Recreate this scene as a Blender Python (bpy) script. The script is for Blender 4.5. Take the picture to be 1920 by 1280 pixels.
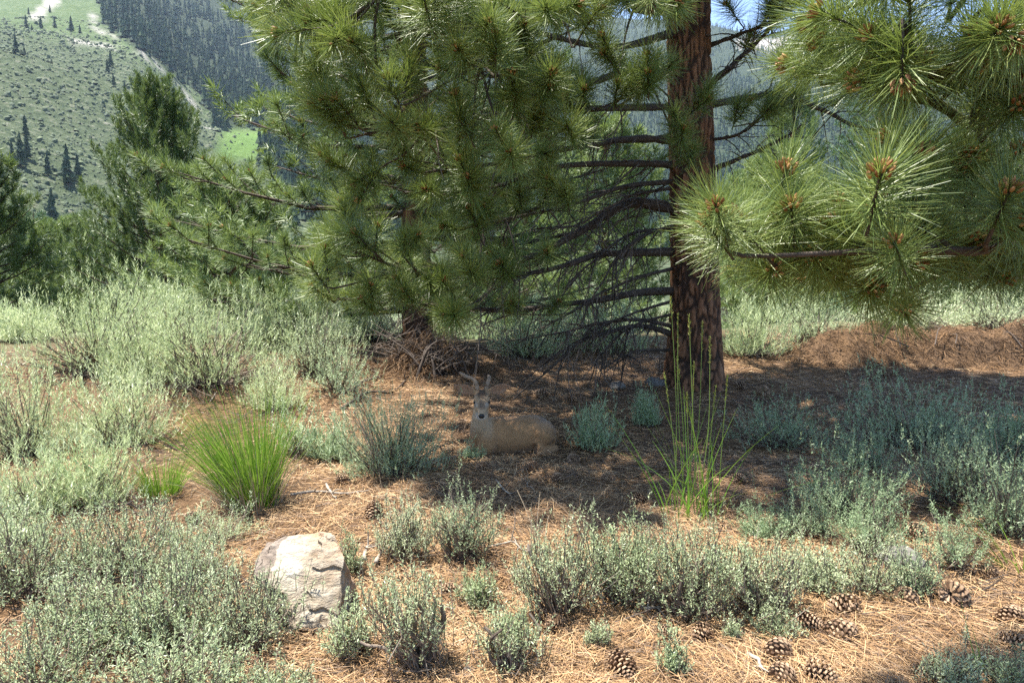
import bpy, math, zlib
import numpy as np
from mathutils import Matrix, Vector
from math import radians as R

# ------------------------------------------------------------------ camera, sky, sun, exposure
scene = bpy.context.scene
for o in list(bpy.data.objects):
    bpy.data.objects.remove(o)
COL = scene.collection

CAM_Z = 1.75
PITCH = math.atan(134 / 1280)
cam_d = bpy.data.cameras.new('camera')
cam_d.sensor_width = 36.0
cam_d.lens = 24.0
cam_d.clip_start = 0.05
cam_d.clip_end = 20000
cam = bpy.data.objects.new('camera', cam_d)
cam.location = (0, 0, CAM_Z)
cam.rotation_euler = (math.pi / 2 - PITCH, 0, 0)
COL.objects.link(cam)
scene.camera = cam

SUN = Vector((-0.31, 0.09, 0.945)).normalized()        # direction towards the sun
sun_elev = math.asin(SUN.z)
sun_az = math.atan2(SUN.x, SUN.y)

world = bpy.data.worlds.new('World')
scene.world = world
world.use_nodes = True
wn = world.node_tree
bg = wn.nodes['Background']
sky = wn.nodes.new('ShaderNodeTexSky')
sky.sky_type = 'NISHITA'
sky.sun_disc = False
sky.sun_elevation = sun_elev
sky.sun_rotation = sun_az
sky.altitude = 2200
sky.air_density = 1.0
sky.dust_density = 0.6
sky.ozone_density = 1.2
wn.links.new(sky.outputs[0], bg.inputs[0])
bg.inputs[1].default_value = 0.12

sun_d = bpy.data.lights.new('sun', 'SUN')
sun_d.energy = 5.0
sun_d.angle = R(0.53)
sun_d.color = (1.0, 0.955, 0.87)
sun = bpy.data.objects.new('sun', sun_d)
sun.rotation_euler = SUN.to_track_quat('Z', 'Y').to_euler()
COL.objects.link(sun)

scene.view_settings.view_transform = 'Standard'
scene.view_settings.look = 'None'
scene.view_settings.exposure = 1.7
scene.view_settings.gamma = 1.0
scene.view_settings.use_curve_mapping = False
scene.cycles.use_denoising = False
scene.cycles.max_bounces = 5
scene.cycles.diffuse_bounces = 3
scene.cycles.glossy_bounces = 2
scene.cycles.transmission_bounces = 3
scene.cycles.volume_bounces = 0
scene.cycles.transparent_max_bounces = 4
scene.cycles.caustics_reflective = False
scene.cycles.caustics_refractive = False

# ------------------------------------------------------------------ numeric helpers
def rng(seed):
    return np.random.default_rng(zlib.crc32(str(seed).encode()))

def norm(v):
    v = np.asarray(v, float)
    return v / np.maximum(np.linalg.norm(v, axis=-1, keepdims=True), 1e-9)

def smooth(a, b, x):
    t = np.clip((np.asarray(x, float) - a) / (b - a), 0, 1)
    return t * t * (3 - 2 * t)

def _hash(ix, iy, iz, s):
    h = (ix.astype(np.int64) * 374761393 + iy.astype(np.int64) * 668265263 + iz.astype(np.int64) * 2147483647 + s * 974634777) & 0xffffffff
    h = ((h ^ (h >> 13)) * 1274126177) & 0xffffffff
    h = ((h ^ (h >> 16)) * 2246822519) & 0xffffffff
    return ((h ^ (h >> 15)) & 0xffffff) / float(0xffffff)

def vnoise(p, s=0):
    p = np.asarray(p, float)
    i = np.floor(p).astype(np.int64)
    f = p - i
    f = f * f * (3 - 2 * f)
    out = 0
    for dx in (0, 1):
        for dy in (0, 1):
            for dz in (0, 1):
                w = (f[..., 0] if dx else 1 - f[..., 0]) * (f[..., 1] if dy else 1 - f[..., 1]) * (f[..., 2] if dz else 1 - f[..., 2])
                out = out + w * _hash(i[..., 0] + dx, i[..., 1] + dy, i[..., 2] + dz, s)
    return out * 2 - 1

def fbm(p, oct=4, s=0):
    p = np.asarray(p, float)
    a, tot = 0.5, 0
    for k in range(oct):
        tot = tot + a * vnoise(p * 2 ** k, s + k * 17)
        a *= 0.5
    return tot

def fbm2(x, y, oct=4, s=0):
    x = np.asarray(x, float)
    y = np.asarray(y, float)
    x, y = np.broadcast_arrays(x, y)
    return fbm(np.stack([x, y, np.full(x.shape, s * 0.37 + 0.5)], -1), oct, s)

def worley(p, s=0):
    p = np.asarray(p, float)
    i = np.floor(p).astype(np.int64)
    d1 = np.full(p.shape[:-1], 9.0)
    d2 = d1.copy()
    for dx in (-1, 0, 1):
        for dy in (-1, 0, 1):
            for dz in (-1, 0, 1):
                c = i + np.array([dx, dy, dz])
                q = np.stack([_hash(c[..., 0], c[..., 1], c[..., 2], s + k) for k in range(3)], -1) + c
                d = np.linalg.norm(q - p, axis=-1)
                d2 = np.where(d < d1, d1, np.minimum(d2, d))
                d1 = np.minimum(d1, d)
    return d1, d2

# image position (1920 x 1280 frame of the photograph) to world, used to lay the place out
_F = np.array([0, math.cos(PITCH), -math.sin(PITCH)])
_U = np.array([0, math.sin(PITCH), math.cos(PITCH)])
_CAM = np.array([0, 0, CAM_Z])

def ray(px, py):
    return _F + np.array([1, 0, 0]) * ((px - 960) / 1280) + _U * ((640 - py) / 1280)

def at(px, py, Y):
    d = ray(px, py)
    return _CAM + d * (Y / d[1])

def project(p):
    q = np.asarray(p, float) - _CAM
    z = q @ _F
    z = np.where(np.abs(z) < 1e-6, 1e-6, z)
    return 960 + 1280 * q[..., 0] / z, 640 - 1280 * (q @ _U) / z, z

# ------------------------------------------------------------------ terrain height
_RK = np.array([0, 30, 60, 120, 250, 350, 450, 600, 800, 1100, 1500, 2000, 2600, 3200, 4600], float)
_PHI = np.array([-180, -60, -37, -28, -23.6, -19.8, -10, 0, 12, 20, 23.6, 27, 32, 45, 70, 180], float)
_PY = np.array([
    [560, 590, 600, 600, 600, 590, 570, 520, 460, 400, 360, 330, 310, 300, 350],
    [620, 640, 640, 640, 600, 530, 420, 250, 100, 70, 30, -30, -70, -90, 60],
    [620, 640, 640, 640, 600, 530, 425, 250, 105, 75, 30, -25, -60, -80, 60],
    [620, 640, 640, 640, 600, 540, 450, 330, 180, 85, 15, -45, -75, -90, 60],
    [620, 640, 640, 640, 605, 550, 470, 385, 262, 190, 90, 5, -60, -80, 80],
    [620, 640, 640, 640, 605, 555, 480, 400, 278, 225, 130, 40, -30, -60, 100],
    [620, 640, 640, 640, 610, 560, 500, 440, 370, 300, 200, 100, 30, 0, 120],
    [620, 640, 640, 640, 610, 560, 505, 470, 420, 345, 250, 160, 70, 25, 150],
    [620, 640, 640, 640, 610, 560, 505, 470, 425, 350, 260, 175, 110, 60, 180],
    [620, 640, 640, 640, 610, 560, 505, 470, 425, 350, 260, 180, 118, 84, 200],
    [620, 640, 640, 640, 610, 560, 505, 470, 425, 352, 260, 180, 112, 50, 200],
    [620, 640, 640, 640, 610, 560, 505, 470, 425, 352, 262, 182, 118, 66, 200],
    [620, 640, 640, 640, 610, 560, 505, 470, 425, 350, 262, 185, 125, 92, 200],
    [620, 640, 640, 640, 610, 560, 505, 460, 400, 320, 240, 160, 100, 70, 190],
    [600, 620, 630, 630, 600, 550, 500, 450, 400, 330, 260, 200, 160, 150, 250],
    [560, 590, 600, 600, 600, 590, 570, 520, 460, 400, 360, 330, 310, 300, 350]], float)

def far_height(x, y):
    r = np.hypot(x, y)
    ph = np.degrees(np.arctan2(x, y))
    k = np.clip(np.searchsorted(_PHI, ph) - 1, 0, len(_PHI) - 2)
    f = np.clip((ph - _PHI[k]) / (_PHI[k + 1] - _PHI[k]), 0, 1)
    f = f * f * (3 - 2 * f) * 0.5 + f * 0.5
    j = np.clip(np.searchsorted(_RK, r) - 1, 0, len(_RK) - 2)
    g = np.clip((r - _RK[j]) / (_RK[j + 1] - _RK[j]), 0, 1)
    g = g * g * (3 - 2 * g) * 0.35 + g * 0.65
    py = (_PY[k, j] * (1 - f) + _PY[k + 1, j] * f) * (1 - g) + (_PY[k, j + 1] * (1 - f) + _PY[k + 1, j + 1] * f) * g
    dep = r * np.maximum(np.cos(np.radians(ph)), 0.45)
    z = CAM_Z + (506 - py) / 1280 * dep
    z = z + fbm2(x / 170, y / 170, 4, 3) * np.clip((r - 60) * 0.03, 0, 26)
    return z

def near_height(x, y):
    z = 0.28 * smooth(6.6, 9.6, y)
    z = z + 0.30 * smooth(9.0, 11.2, y) * (0.35 + 0.65 * smooth(1.2, 4.5, x))
    z = z + 0.18 * smooth(9.5, 11.0, y) * smooth(4.2, 6.5, x)
    z = z + 0.10 * smooth(7.5, 9.5, y) * smooth(-1.5, -5, x)
    hum = fbm2(x * 0.9, y * 0.9, 3, 5) * 0.09 + fbm2(x * 3.3, y * 3.3, 3, 9) * 0.05
    z = z + hum * smooth(1.0, 2.5, np.hypot(x, y))
    z = z - 0.12 * np.exp(-(((x - 0.1) / 0.9) ** 2 + ((y - 6.5) / 0.6) ** 2)) * 0.25
    drop = np.maximum(y - 12.2, 0)
    z = z - drop * drop / (drop + 5) * 0.16
    return z

def H(x, y):
    x = np.asarray(x, float)
    y = np.asarray(y, float)
    r = np.hypot(x, y)
    w = smooth(22, 48, r)
    return near_height(x, y) * (1 - w) + far_height(x, y) * w

def ground_at(px, py):
    d = ray(px, py)
    t = np.linspace(1.5, 60, 6000)
    P = _CAM + d[None] * t[:, None]
    below = P[:, 2] < H(P[:, 0], P[:, 1])
    k = int(np.argmax(below)) if below.any() else len(t) - 1
    p = P[k].copy()
    p[2] = float(H(p[0], p[1]))
    return p

# ------------------------------------------------------------------ mesh helpers
class MB:
    def __init__(self):
        self.v, self.f4, self.f3, self.m4, self.m3, self.n = [], [], [], [], [], 0

    def add(self, v, f, mat=0):
        v = np.asarray(v, float).reshape(-1, 3)
        f = np.asarray(f, np.int64)
        if len(f):
            if f.shape[1] == 4:
                self.f4.append(f + self.n); self.m4.append(np.full(len(f), mat, np.int32))
            else:
                self.f3.append(f + self.n); self.m3.append(np.full(len(f), mat, np.int32))
        self.v.append(v)
        self.n += len(v)

    def arrays(self):
        v = np.concatenate(self.v) if self.v else np.zeros((0, 3))
        f4 = np.concatenate(self.f4) if self.f4 else np.zeros((0, 4), np.int64)
        f3 = np.concatenate(self.f3) if self.f3 else np.zeros((0, 3), np.int64)
        m = np.concatenate(self.m4 + self.m3) if (self.m4 or self.m3) else np.zeros(0, np.int32)
        return v, f4, f3, m

    def mesh(self, name, mats, smooth_shade=False, origin=(0, 0, 0)):
        v, f4, f3, m = self.arrays()
        return to_mesh(name, v - np.asarray(origin, float), f4, f3, m, mats, smooth_shade)

    def build(self, name, mats, parent=None, smooth_shade=False, origin=(0, 0, 0)):
        return link(name, self.mesh(name, mats, smooth_shade, origin), parent)

def to_mesh(name, v, f4, f3, m, mats, smooth_shade):
    me = bpy.data.meshes.new(name)
    me.vertices.add(len(v))
    me.vertices.foreach_set('co', np.ascontiguousarray(v, np.float32).ravel())
    n4, n3 = len(f4), len(f3)
    me.loops.add(n4 * 4 + n3 * 3)
    me.loops.foreach_set('vertex_index', np.concatenate([f4.ravel(), f3.ravel()]).astype(np.int32))
    me.polygons.add(n4 + n3)
    me.polygons.foreach_set('loop_start', np.concatenate([np.arange(n4) * 4, n4 * 4 + np.arange(n3) * 3]).astype(np.int32))
    if len(mats) > 1:
        me.polygons.foreach_set('material_index', m.astype(np.int32))
    if smooth_shade:
        me.polygons.foreach_set('use_smooth', np.ones(n4 + n3, bool))
    else:
        me.polygons.foreach_set('use_smooth', np.zeros(n4 + n3, bool))
    me.update(calc_edges=True)
    for x in mats:
        me.materials.append(x)
    return me

def link(name, me, parent=None):
    o = bpy.data.objects.new(name, me)
    COL.objects.link(o)
    if parent is not None:
        o.parent = parent
    return o

def tag(o, label=None, cat=None, group=None, kind=None):
    if label: o['label'] = label
    if cat: o['category'] = cat
    if group: o['group'] = group
    if kind: o['kind'] = kind
    return o

def thing(name, label, cat, loc, group=None):
    o = bpy.data.objects.new(name, None)
    o.empty_display_size = 0.1
    o.location = [float(c) for c in loc]
    COL.objects.link(o)
    return tag(o, label, cat, group)

def perp(d, rg):
    a = rg.normal(size=d.shape)
    return norm(np.cross(d, a))

def tubes(mb, P, Rad, sides=4, mat=0, cap=False):
    """P (N,k,3) polylines, Rad (N,k)"""
    P = np.asarray(P, float)
    if P.ndim == 2: P = P[None]
    Rad = np.asarray(Rad, float)
    if Rad.ndim == 1: Rad = np.broadcast_to(Rad, P.shape[:2])
    N, k, _ = P.shape
    if N == 0: return
    T = np.empty_like(P)
    T[:, 1:-1] = P[:, 2:] - P[:, :-2]
    T[:, 0] = P[:, 1] - P[:, 0]
    T[:, -1] = P[:, -1] - P[:, -2]
    T = norm(T)
    ref = np.where(np.abs(T[:, :1, 2:3]) > 0.8, np.array([1.0, 0, 0]), np.array([0, 0, 1.0]))
    u = norm(np.cross(T[:, 0], ref[:, 0]))
    Us = []
    for j in range(k):
        u = norm(u - T[:, j] * np.sum(u * T[:, j], -1, keepdims=True))
        Us.append(u)
    Uv = np.stack(Us, 1)
    Vv = np.cross(T, Uv)
    a = np.arange(sides) / sides * 2 * np.pi
    ring = (Uv[:, :, None] * np.cos(a)[None, None, :, None] + Vv[:, :, None] * np.sin(a)[None, None, :, None]) * Rad[:, :, None, None] + P[:, :, None]
    base = (np.arange(N) * k * sides)[:, None, None]
    j = np.arange(k - 1)[None, :, None] * sides
    s = np.arange(sides)[None, None]
    s2 = (s + 1) % sides
    f = np.stack([base + j + s, base + j + s2, base + j + sides + s2, base + j + sides + s], -1).reshape(-1, 4)
    mb.add(ring.reshape(-1, 3), f, mat)

def ribbons(mb, P, D, L, W, bend, rg, k=2, mat=0, side=None, taper=(1, 0.15)):
    """N flat blades starting at P along D, bend (N,3) is added quadratically along the blade"""
    N = len(P)
    if N == 0: return
    L = np.broadcast_to(np.asarray(L, float), (N,))
    W = np.broadcast_to(np.asarray(W, float), (N,))
    S = perp(D, rg) if side is None else side
    t = np.linspace(0, 1, k + 1)
    C = P[:, None] + D[:, None] * (L[:, None] * t)[..., None] + bend[:, None] * (t ** 2)[None, :, None]
    w = W[:, None] * (taper[0] + (taper[1] - taper[0]) * t ** 1.7)[None] * 0.5
    V = np.stack([C - S[:, None] * w[..., None], C + S[:, None] * w[..., None]], 2)
    base = (np.arange(N) * (k + 1) * 2)[:, None]
    j = np.arange(k)[None] * 2
    f = np.stack([base + j, base + j + 1, base + j + 3, base + j + 2], -1).reshape(-1, 4)
    mb.add(V.reshape(-1, 3), f, mat)

def leaves(mb, P, D, L, W, rg, mat=0, tri=False):
    N = len(P)
    S = norm(np.cross(D, np.array([0, 0, 1.0]) + rg.normal(size=D.shape) * 0.55))
    n = np.cross(D, S)
    if tri:
        V = np.stack([P - S * (W * 0.62)[:, None], P + D * L[:, None] * 1.1, P + S * (W * 0.62)[:, None]], 1)
        mb.add(V.reshape(-1, 3), np.arange(N * 3).reshape(-1, 3), mat)
        return
    mid = P + D * (L * 0.62)[:, None] + n * (L * 0.06)[:, None]
    V = np.stack([P, mid - S * (W / 2)[:, None], P + D * L[:, None], mid + S * (W / 2)[:, None]], 1)
    f = np.arange(N * 4).reshape(-1, 4)
    mb.add(V.reshape(-1, 3), f, mat)

def frames(axis, rg):
    """rotation matrices whose z column is axis"""
    a = norm(axis)
    u = perp(a, rg)
    v = np.cross(a, u)
    return np.stack([u, v, a], -1)

def place(mb, tmpl, M, T, S):
    """copies of the template arrays under rotation M (N,3,3), translation T, scale S, joined"""
    v, f4, f3, m = tmpl
    N = len(T)
    if N == 0: return
    V = np.einsum('nij,vj->nvi', M, v) * np.asarray(S, float)[:, None, None] + np.asarray(T)[:, None]
    off = mb.n + (np.arange(N) * len(v))[:, None, None]
    mb.v.append(V.reshape(-1, 3))
    if len(f4):
        mb.f4.append((f4[None] + off).reshape(-1, 4)); mb.m4.append(np.tile(m[:len(f4)], N))
    if len(f3):
        mb.f3.append((f3[None] + off).reshape(-1, 3)); mb.m3.append(np.tile(m[len(f4):], N))
    mb.n += N * len(v)

def spline(pts, n):
    p = np.asarray(pts, float)
    p = np.vstack([2 * p[0] - p[1], p, 2 * p[-1] - p[-2]])
    out = []
    seg = len(p) - 3
    for t in np.linspace(0, seg - 1e-6, n):
        i = int(t); u = t - i
        a, b, c, d = p[i], p[i + 1], p[i + 2], p[i + 3]
        out.append(0.5 * ((2 * b) + (-a + c) * u + (2 * a - 5 * b + 4 * c - d) * u * u + (-a + 3 * b - 3 * c + d) * u ** 3))
    return np.array(out)

# ------------------------------------------------------------------ materials
def new_mat(name):
    m = bpy.data.materials.new(name)
    m.use_nodes = True
    nt = m.node_tree
    b = nt.nodes['Principled BSDF']
    return m, nt, b

def N(nt, t, **kw):
    n = nt.nodes.new(t)
    for k, v in kw.items():
        setattr(n, k, v)
    return n

def ramp(nt, fac, stops):
    r = N(nt, 'ShaderNodeValToRGB')
    el = r.color_ramp.elements
    el[0].position, el[0].color = stops[0][0], (*stops[0][1], 1)
    el[1].position, el[1].color = stops[-1][0], (*stops[-1][1], 1)
    for p, c in stops[1:-1]:
        e = el.new(p); e.color = (*c, 1)
    nt.links.new(fac, r.inputs[0])
    return r.outputs[0]

def noise(nt, scale, detail=4, rough=0.55, coord=None, dim='3D'):
    n = N(nt, 'ShaderNodeTexNoise')
    n.inputs['Scale'].default_value = scale
    n.inputs['Detail'].default_value = detail
    n.inputs['Roughness'].default_value = rough
    if coord is not None: nt.links.new(coord, n.inputs['Vector'])
    return n.outputs[0]

def mix(nt, fac, a, b, mode='MIX'):
    m = N(nt, 'ShaderNodeMix', data_type='RGBA', blend_type=mode)
    if isinstance(fac, (int, float)): m.inputs[0].default_value = fac
    else: nt.links.new(fac, m.inputs[0])
    for s, x in ((6, a), (7, b)):
        if isinstance(x, tuple): m.inputs[s].default_value = (*x, 1)
        else: nt.links.new(x, m.inputs[s])
    return m.outputs[2]

def math_node(nt, op, a, b=0.0):
    m = N(nt, 'ShaderNodeMath', operation=op)
    for s, x in ((0, a), (1, b)):
        if isinstance(x, (int, float)): m.inputs[s].default_value = x
        else: nt.links.new(x, m.inputs[s])
    return m.outputs[0]

def bump(nt, b, h, strength, dist):
    n = N(nt, 'ShaderNodeBump')
    n.inputs['Strength'].default_value = strength
    n.inputs['Distance'].default_value = dist
    nt.links.new(h, n.inputs['Height'])
    nt.links.new(n.outputs[0], b.inputs['Normal'])

def leaf_mat(name, stops, rough=0.5, transl=0.25, spec=0.4, clump=0.35, clump_scale=3.0, tcol=None, objvar=0.15):
    """colour varies from leaf to leaf and from clump to clump; some light passes through"""
    m, nt, b = new_mat(name)
    g = N(nt, 'ShaderNodeNewGeometry')
    oi = N(nt, 'ShaderNodeObjectInfo')
    tc = N(nt, 'ShaderNodeTexCoord')
    nz = noise(nt, clump_scale, 2, 0.5, g.outputs['Position'])
    f = math_node(nt, 'MULTIPLY', g.outputs['Random Per Island'], 1 - clump)
    f = math_node(nt, 'ADD', f, math_node(nt, 'MULTIPLY', math_node(nt, 'SUBTRACT', nz, 0.25), clump * 2.0))
    f = math_node(nt, 'ADD', f, math_node(nt, 'MULTIPLY', math_node(nt, 'SUBTRACT', oi.outputs['Random'], 0.5), objvar))
    c = ramp(nt, f, stops)
    nt.links.new(c, b.inputs['Base Color'])
    b.inputs['Roughness'].default_value = rough
    b.inputs['Specular IOR Level'].default_value = spec
    t = N(nt, 'ShaderNodeBsdfTranslucent')
    nt.links.new(mix(nt, 0.5, c, tcol, 'MIX') if tcol else c, t.inputs[0])
    ms = N(nt, 'ShaderNodeMixShader')
    ms.inputs[0].default_value = transl
    nt.links.new(b.outputs[0], ms.inputs[1])
    nt.links.new(t.outputs[0], ms.inputs[2])
    nt.links.new(ms.outputs[0], nt.nodes['Material Output'].inputs[0])
    return m

def plain_mat(name, c1, c2, scale=8, rough=0.8, bstr=0.4, bdist=0.01, detail=5, island=0.0, spec=0.3):
    m, nt, b = new_mat(name)
    tc = N(nt, 'ShaderNodeTexCoord')
    nz = noise(nt, scale, detail, 0.6, tc.outputs['Object'])
    f = nz
    if island:
        g = N(nt, 'ShaderNodeNewGeometry')
        f = math_node(nt, 'ADD', math_node(nt, 'MULTIPLY', nz, 1 - island), math_node(nt, 'MULTIPLY', g.outputs['Random Per Island'], island))
    nt.links.new(ramp(nt, f, [(0.3, c1), (0.7, c2)]), b.inputs['Base Color'])
    b.inputs['Roughness'].default_value = rough
    b.inputs['Specular IOR Level'].default_value = spec
    if bstr: bump(nt, b, nz, bstr, bdist)
    return m

NEEDLE = leaf_mat('pine_needle', [(0.0, (0.070, 0.115, 0.028)), (0.45, (0.160, 0.225, 0.055)), (0.85, (0.30, 0.35, 0.105)), (0.965, (0.32, 0.33, 0.12)), (1.0, (0.42, 0.25, 0.09))], 0.42, 0.28, 0.5, 0.25, 1.5, tcol=(0.25, 0.32, 0.06))
NEEDLE_FAR = leaf_mat('pine_needle_far', [(0.0, (0.065, 0.115, 0.038)), (0.5, (0.155, 0.225, 0.075)), (1.0, (0.30, 0.36, 0.145))], 0.5, 0.28, 0.4, 0.25, 1.6, tcol=(0.25, 0.32, 0.06))
NEEDLE_DARK = leaf_mat('pine_needle_dark', [(0.0, (0.045, 0.085, 0.030)), (0.5, (0.100, 0.155, 0.055)), (1.0, (0.21, 0.265, 0.105))], 0.5, 0.25, 0.4, 0.25, 1.6, tcol=(0.25, 0.32, 0.06))
FIR = leaf_mat('fir_needle', [(0.0, (0.035, 0.085, 0.045)), (0.5, (0.065, 0.140, 0.075)), (1.0, (0.115, 0.19, 0.09))], 0.5, 0.2, 0.4, 0.35, 1.5, tcol=(0.25, 0.32, 0.06))
FOREST = leaf_mat('forest_foliage', [(0.0, (0.014, 0.032, 0.020)), (0.5, (0.028, 0.055, 0.028)), (1.0, (0.06, 0.09, 0.036))], 0.7, 0.0, 0.2, 0.3, 0.02)
SHRUB_FAR = leaf_mat('hill_shrub', [(0.0, (0.030, 0.046, 0.030)), (0.5, (0.058, 0.080, 0.044)), (1.0, (0.115, 0.14, 0.072))], 0.8, 0.0, 0.2, 0.4, 0.03)
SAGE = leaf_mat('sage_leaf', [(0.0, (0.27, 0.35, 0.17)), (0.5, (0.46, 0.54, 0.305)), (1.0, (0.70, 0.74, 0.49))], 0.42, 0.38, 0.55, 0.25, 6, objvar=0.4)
SAGE_SHADED = leaf_mat('sage_leaf_shaded', [(0.0, (0.20, 0.29, 0.14)), (0.5, (0.33, 0.43, 0.235)), (1.0, (0.50, 0.58, 0.35))], 0.45, 0.36, 0.5, 0.25, 6, objvar=0.4)  # sage leaf copy with shade put into its colour, for bushes under the pines
RABBIT = leaf_mat('rabbitbrush_leaf', [(0.0, (0.28, 0.36, 0.15)), (0.5, (0.465, 0.55, 0.29)), (1.0, (0.69, 0.74, 0.47))], 0.45, 0.42, 0.5, 0.3, 4, objvar=0.4)
SAGE_YELLOW = leaf_mat('sage_leaf_yellowing', [(0.0, (0.34, 0.32, 0.14)), (0.6, (0.42, 0.42, 0.2)), (1.0, (0.52, 0.40, 0.12))], 0.6, 0.3, 0.3, 0.3, 9)
GRASS = leaf_mat('green_grass', [(0.0, (0.08, 0.19, 0.016)), (0.5, (0.17, 0.35, 0.028)), (0.9, (0.29, 0.46, 0.06)), (1.0, (0.46, 0.44, 0.16))], 0.4, 0.35, 0.45, 0.15, 8, tcol=(0.25, 0.32, 0.06))
STALK = leaf_mat('grass_stalk', [(0.0, (0.14, 0.24, 0.05)), (1.0, (0.27, 0.36, 0.08))], 0.5, 0.2, 0.4, 0.2, 8, tcol=(0.25, 0.32, 0.06))
SEED = leaf_mat('seed_head', [(0.0, (0.24, 0.27, 0.06)), (1.0, (0.38, 0.38, 0.11))], 0.6, 0.2, 0.3, 0.2, 8, tcol=(0.25, 0.32, 0.06))
STRAW = leaf_mat('pine_straw', [(0.0, (0.075, 0.048, 0.030)), (0.22, (0.17, 0.12, 0.085)), (0.40, (0.27, 0.15, 0.068)), (0.7, (0.46, 0.285, 0.14)), (0.9, (0.60, 0.43, 0.24)), (1.0, (0.62, 0.54, 0.43))], 0.55, 0.0, 0.35, 0.3, 2.2)
OLD_STRAW = leaf_mat('aged_pine_straw', [(0.0, (0.045, 0.030, 0.020)), (0.35, (0.12, 0.075, 0.045)), (0.7, (0.25, 0.145, 0.07)), (1.0, (0.42, 0.29, 0.17))], 0.7, 0.0, 0.2, 0.45, 3.5)
DRY = leaf_mat('dry_stalk', [(0.0, (0.25, 0.19, 0.12)), (1.0, (0.48, 0.39, 0.27))], 0.7, 0.0, 0.3, 0.2, 6)
BUD = plain_mat('pollen_bud', (0.27, 0.11, 0.045), (0.55, 0.30, 0.13), 60, 0.6, 0, 0, 2, 0.6)
WOOD = plain_mat('branch_bark', (0.034, 0.025, 0.019), (0.105, 0.08, 0.062), 25, 0.85, 0.6, 0.01)
TWIG = plain_mat('dead_twig', (0.045, 0.034, 0.028), (0.165, 0.13, 0.105), 12, 0.85, 0, 0, 4, 0.5)
STEM = plain_mat('sage_stem', (0.075, 0.055, 0.04), (0.22, 0.175, 0.135), 14, 0.85, 0, 0, 4, 0.5)
PALE_WOOD = plain_mat('weathered_wood', (0.20, 0.165, 0.13), (0.44, 0.385, 0.31), 18, 0.8, 0.5, 0.005)
CONE = plain_mat('cone_scale', (0.12, 0.068, 0.038), (0.40, 0.27, 0.165), 25, 0.6, 0, 0, 3, 0.55)
CONE_GREEN = plain_mat('young_cone', (0.09, 0.025, 0.022), (0.19, 0.06, 0.045), 40, 0.45, 0, 0, 3, 0.5)

def bark_mat(name):
    m, nt, b = new_mat(name)
    tc = N(nt, 'ShaderNodeTexCoord')
    mp = N(nt, 'ShaderNodeMapping')
    mp.inputs['Scale'].default_value = (1, 1, 0.22)
    nt.links.new(tc.outputs['Object'], mp.inputs[0])
    n1 = noise(nt, 16, 6, 0.65, mp.outputs[0])
    n2 = noise(nt, 3.0, 3, 0.5, tc.outputs['Object'])
    n3 = noise(nt, 60, 4, 0.6, mp.outputs[0])
    a = N(nt, 'ShaderNodeAttribute', attribute_name='plate')
    plate = ramp(nt, n1, [(0.28, (0.17, 0.072, 0.032)), (0.5, (0.31, 0.135, 0.06)), (0.72, (0.40, 0.22, 0.12))])
    plate = mix(nt, math_node(nt, 'MULTIPLY', n2, 0.35), plate, (0.17, 0.14, 0.12))
    plate = mix(nt, 0.5, plate, ramp(nt, n3, [(0.3, (0.3, 0.3, 0.3)), (0.7, (1, 1, 1))]), 'MULTIPLY')
    c = mix(nt, a.outputs['Fac'], (0.045, 0.028, 0.02), plate)
    nt.links.new(c, b.inputs['Base Color'])
    b.inputs['Roughness'].default_value = 0.9
    b.inputs['Specular IOR Level'].default_value = 0.2
    bump(nt, b, math_node(nt, 'ADD', n1, math_node(nt, 'MULTIPLY', n3, 0.5)), 0.7, 0.012)
    return m
BARK = bark_mat('pine_bark')

def ground_mat():
    m, nt, b = new_mat('pine_duff')
    tc = N(nt, 'ShaderNodeTexCoord')
    p = tc.outputs['Object']
    n1 = noise(nt, 1.3, 5, 0.6, p)
    n2 = noise(nt, 14, 6, 0.7, p)
    wv = N(nt, 'ShaderNodeTexNoise')
    wv.inputs['Scale'].default_value = 46
    wv.inputs['Detail'].default_value = 5
    wv.inputs['Distortion'].default_value = 2.5
    nt.links.new(p, wv.inputs['Vector'])
    straw = ramp(nt, wv.outputs[0], [(0.33, (0.06, 0.035, 0.02)), (0.5, (0.21, 0.12, 0.058)), (0.66, (0.38, 0.235, 0.12))])
    duff = ramp(nt, n2, [(0.3, (0.045, 0.028, 0.018)), (0.55, (0.13, 0.085, 0.055)), (0.75, (0.24, 0.17, 0.12))])
    c = mix(nt, ramp(nt, n1, [(0.40, (0.75, 0.75, 0.75)), (0.62, (0.2, 0.2, 0.2))]), duff, straw)
    dist = N(nt, 'ShaderNodeVectorMath', operation='LENGTH')
    nt.links.new(p, dist.inputs[0])
    grow = N(nt, 'ShaderNodeMapRange')
    grow.inputs[1].default_value, grow.inputs[2].default_value = 12.5, 17
    nt.links.new(dist.outputs['Value'], grow.inputs[0])
    veg = ramp(nt, n2, [(0.3, (0.10, 0.10, 0.06)), (0.6, (0.20, 0.22, 0.12))])
    c = mix(nt, grow.outputs[0], c, veg)
    nt.links.new(c, b.inputs['Base Color'])
    b.inputs['Roughness'].default_value = 0.95
    b.inputs['Specular IOR Level'].default_value = 0.15
    bump(nt, b, math_node(nt, 'ADD', wv.outputs[0], math_node(nt, 'MULTIPLY', n2, 1.3)), 0.9, 0.03)
    return m
GROUND = ground_mat()

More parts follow.
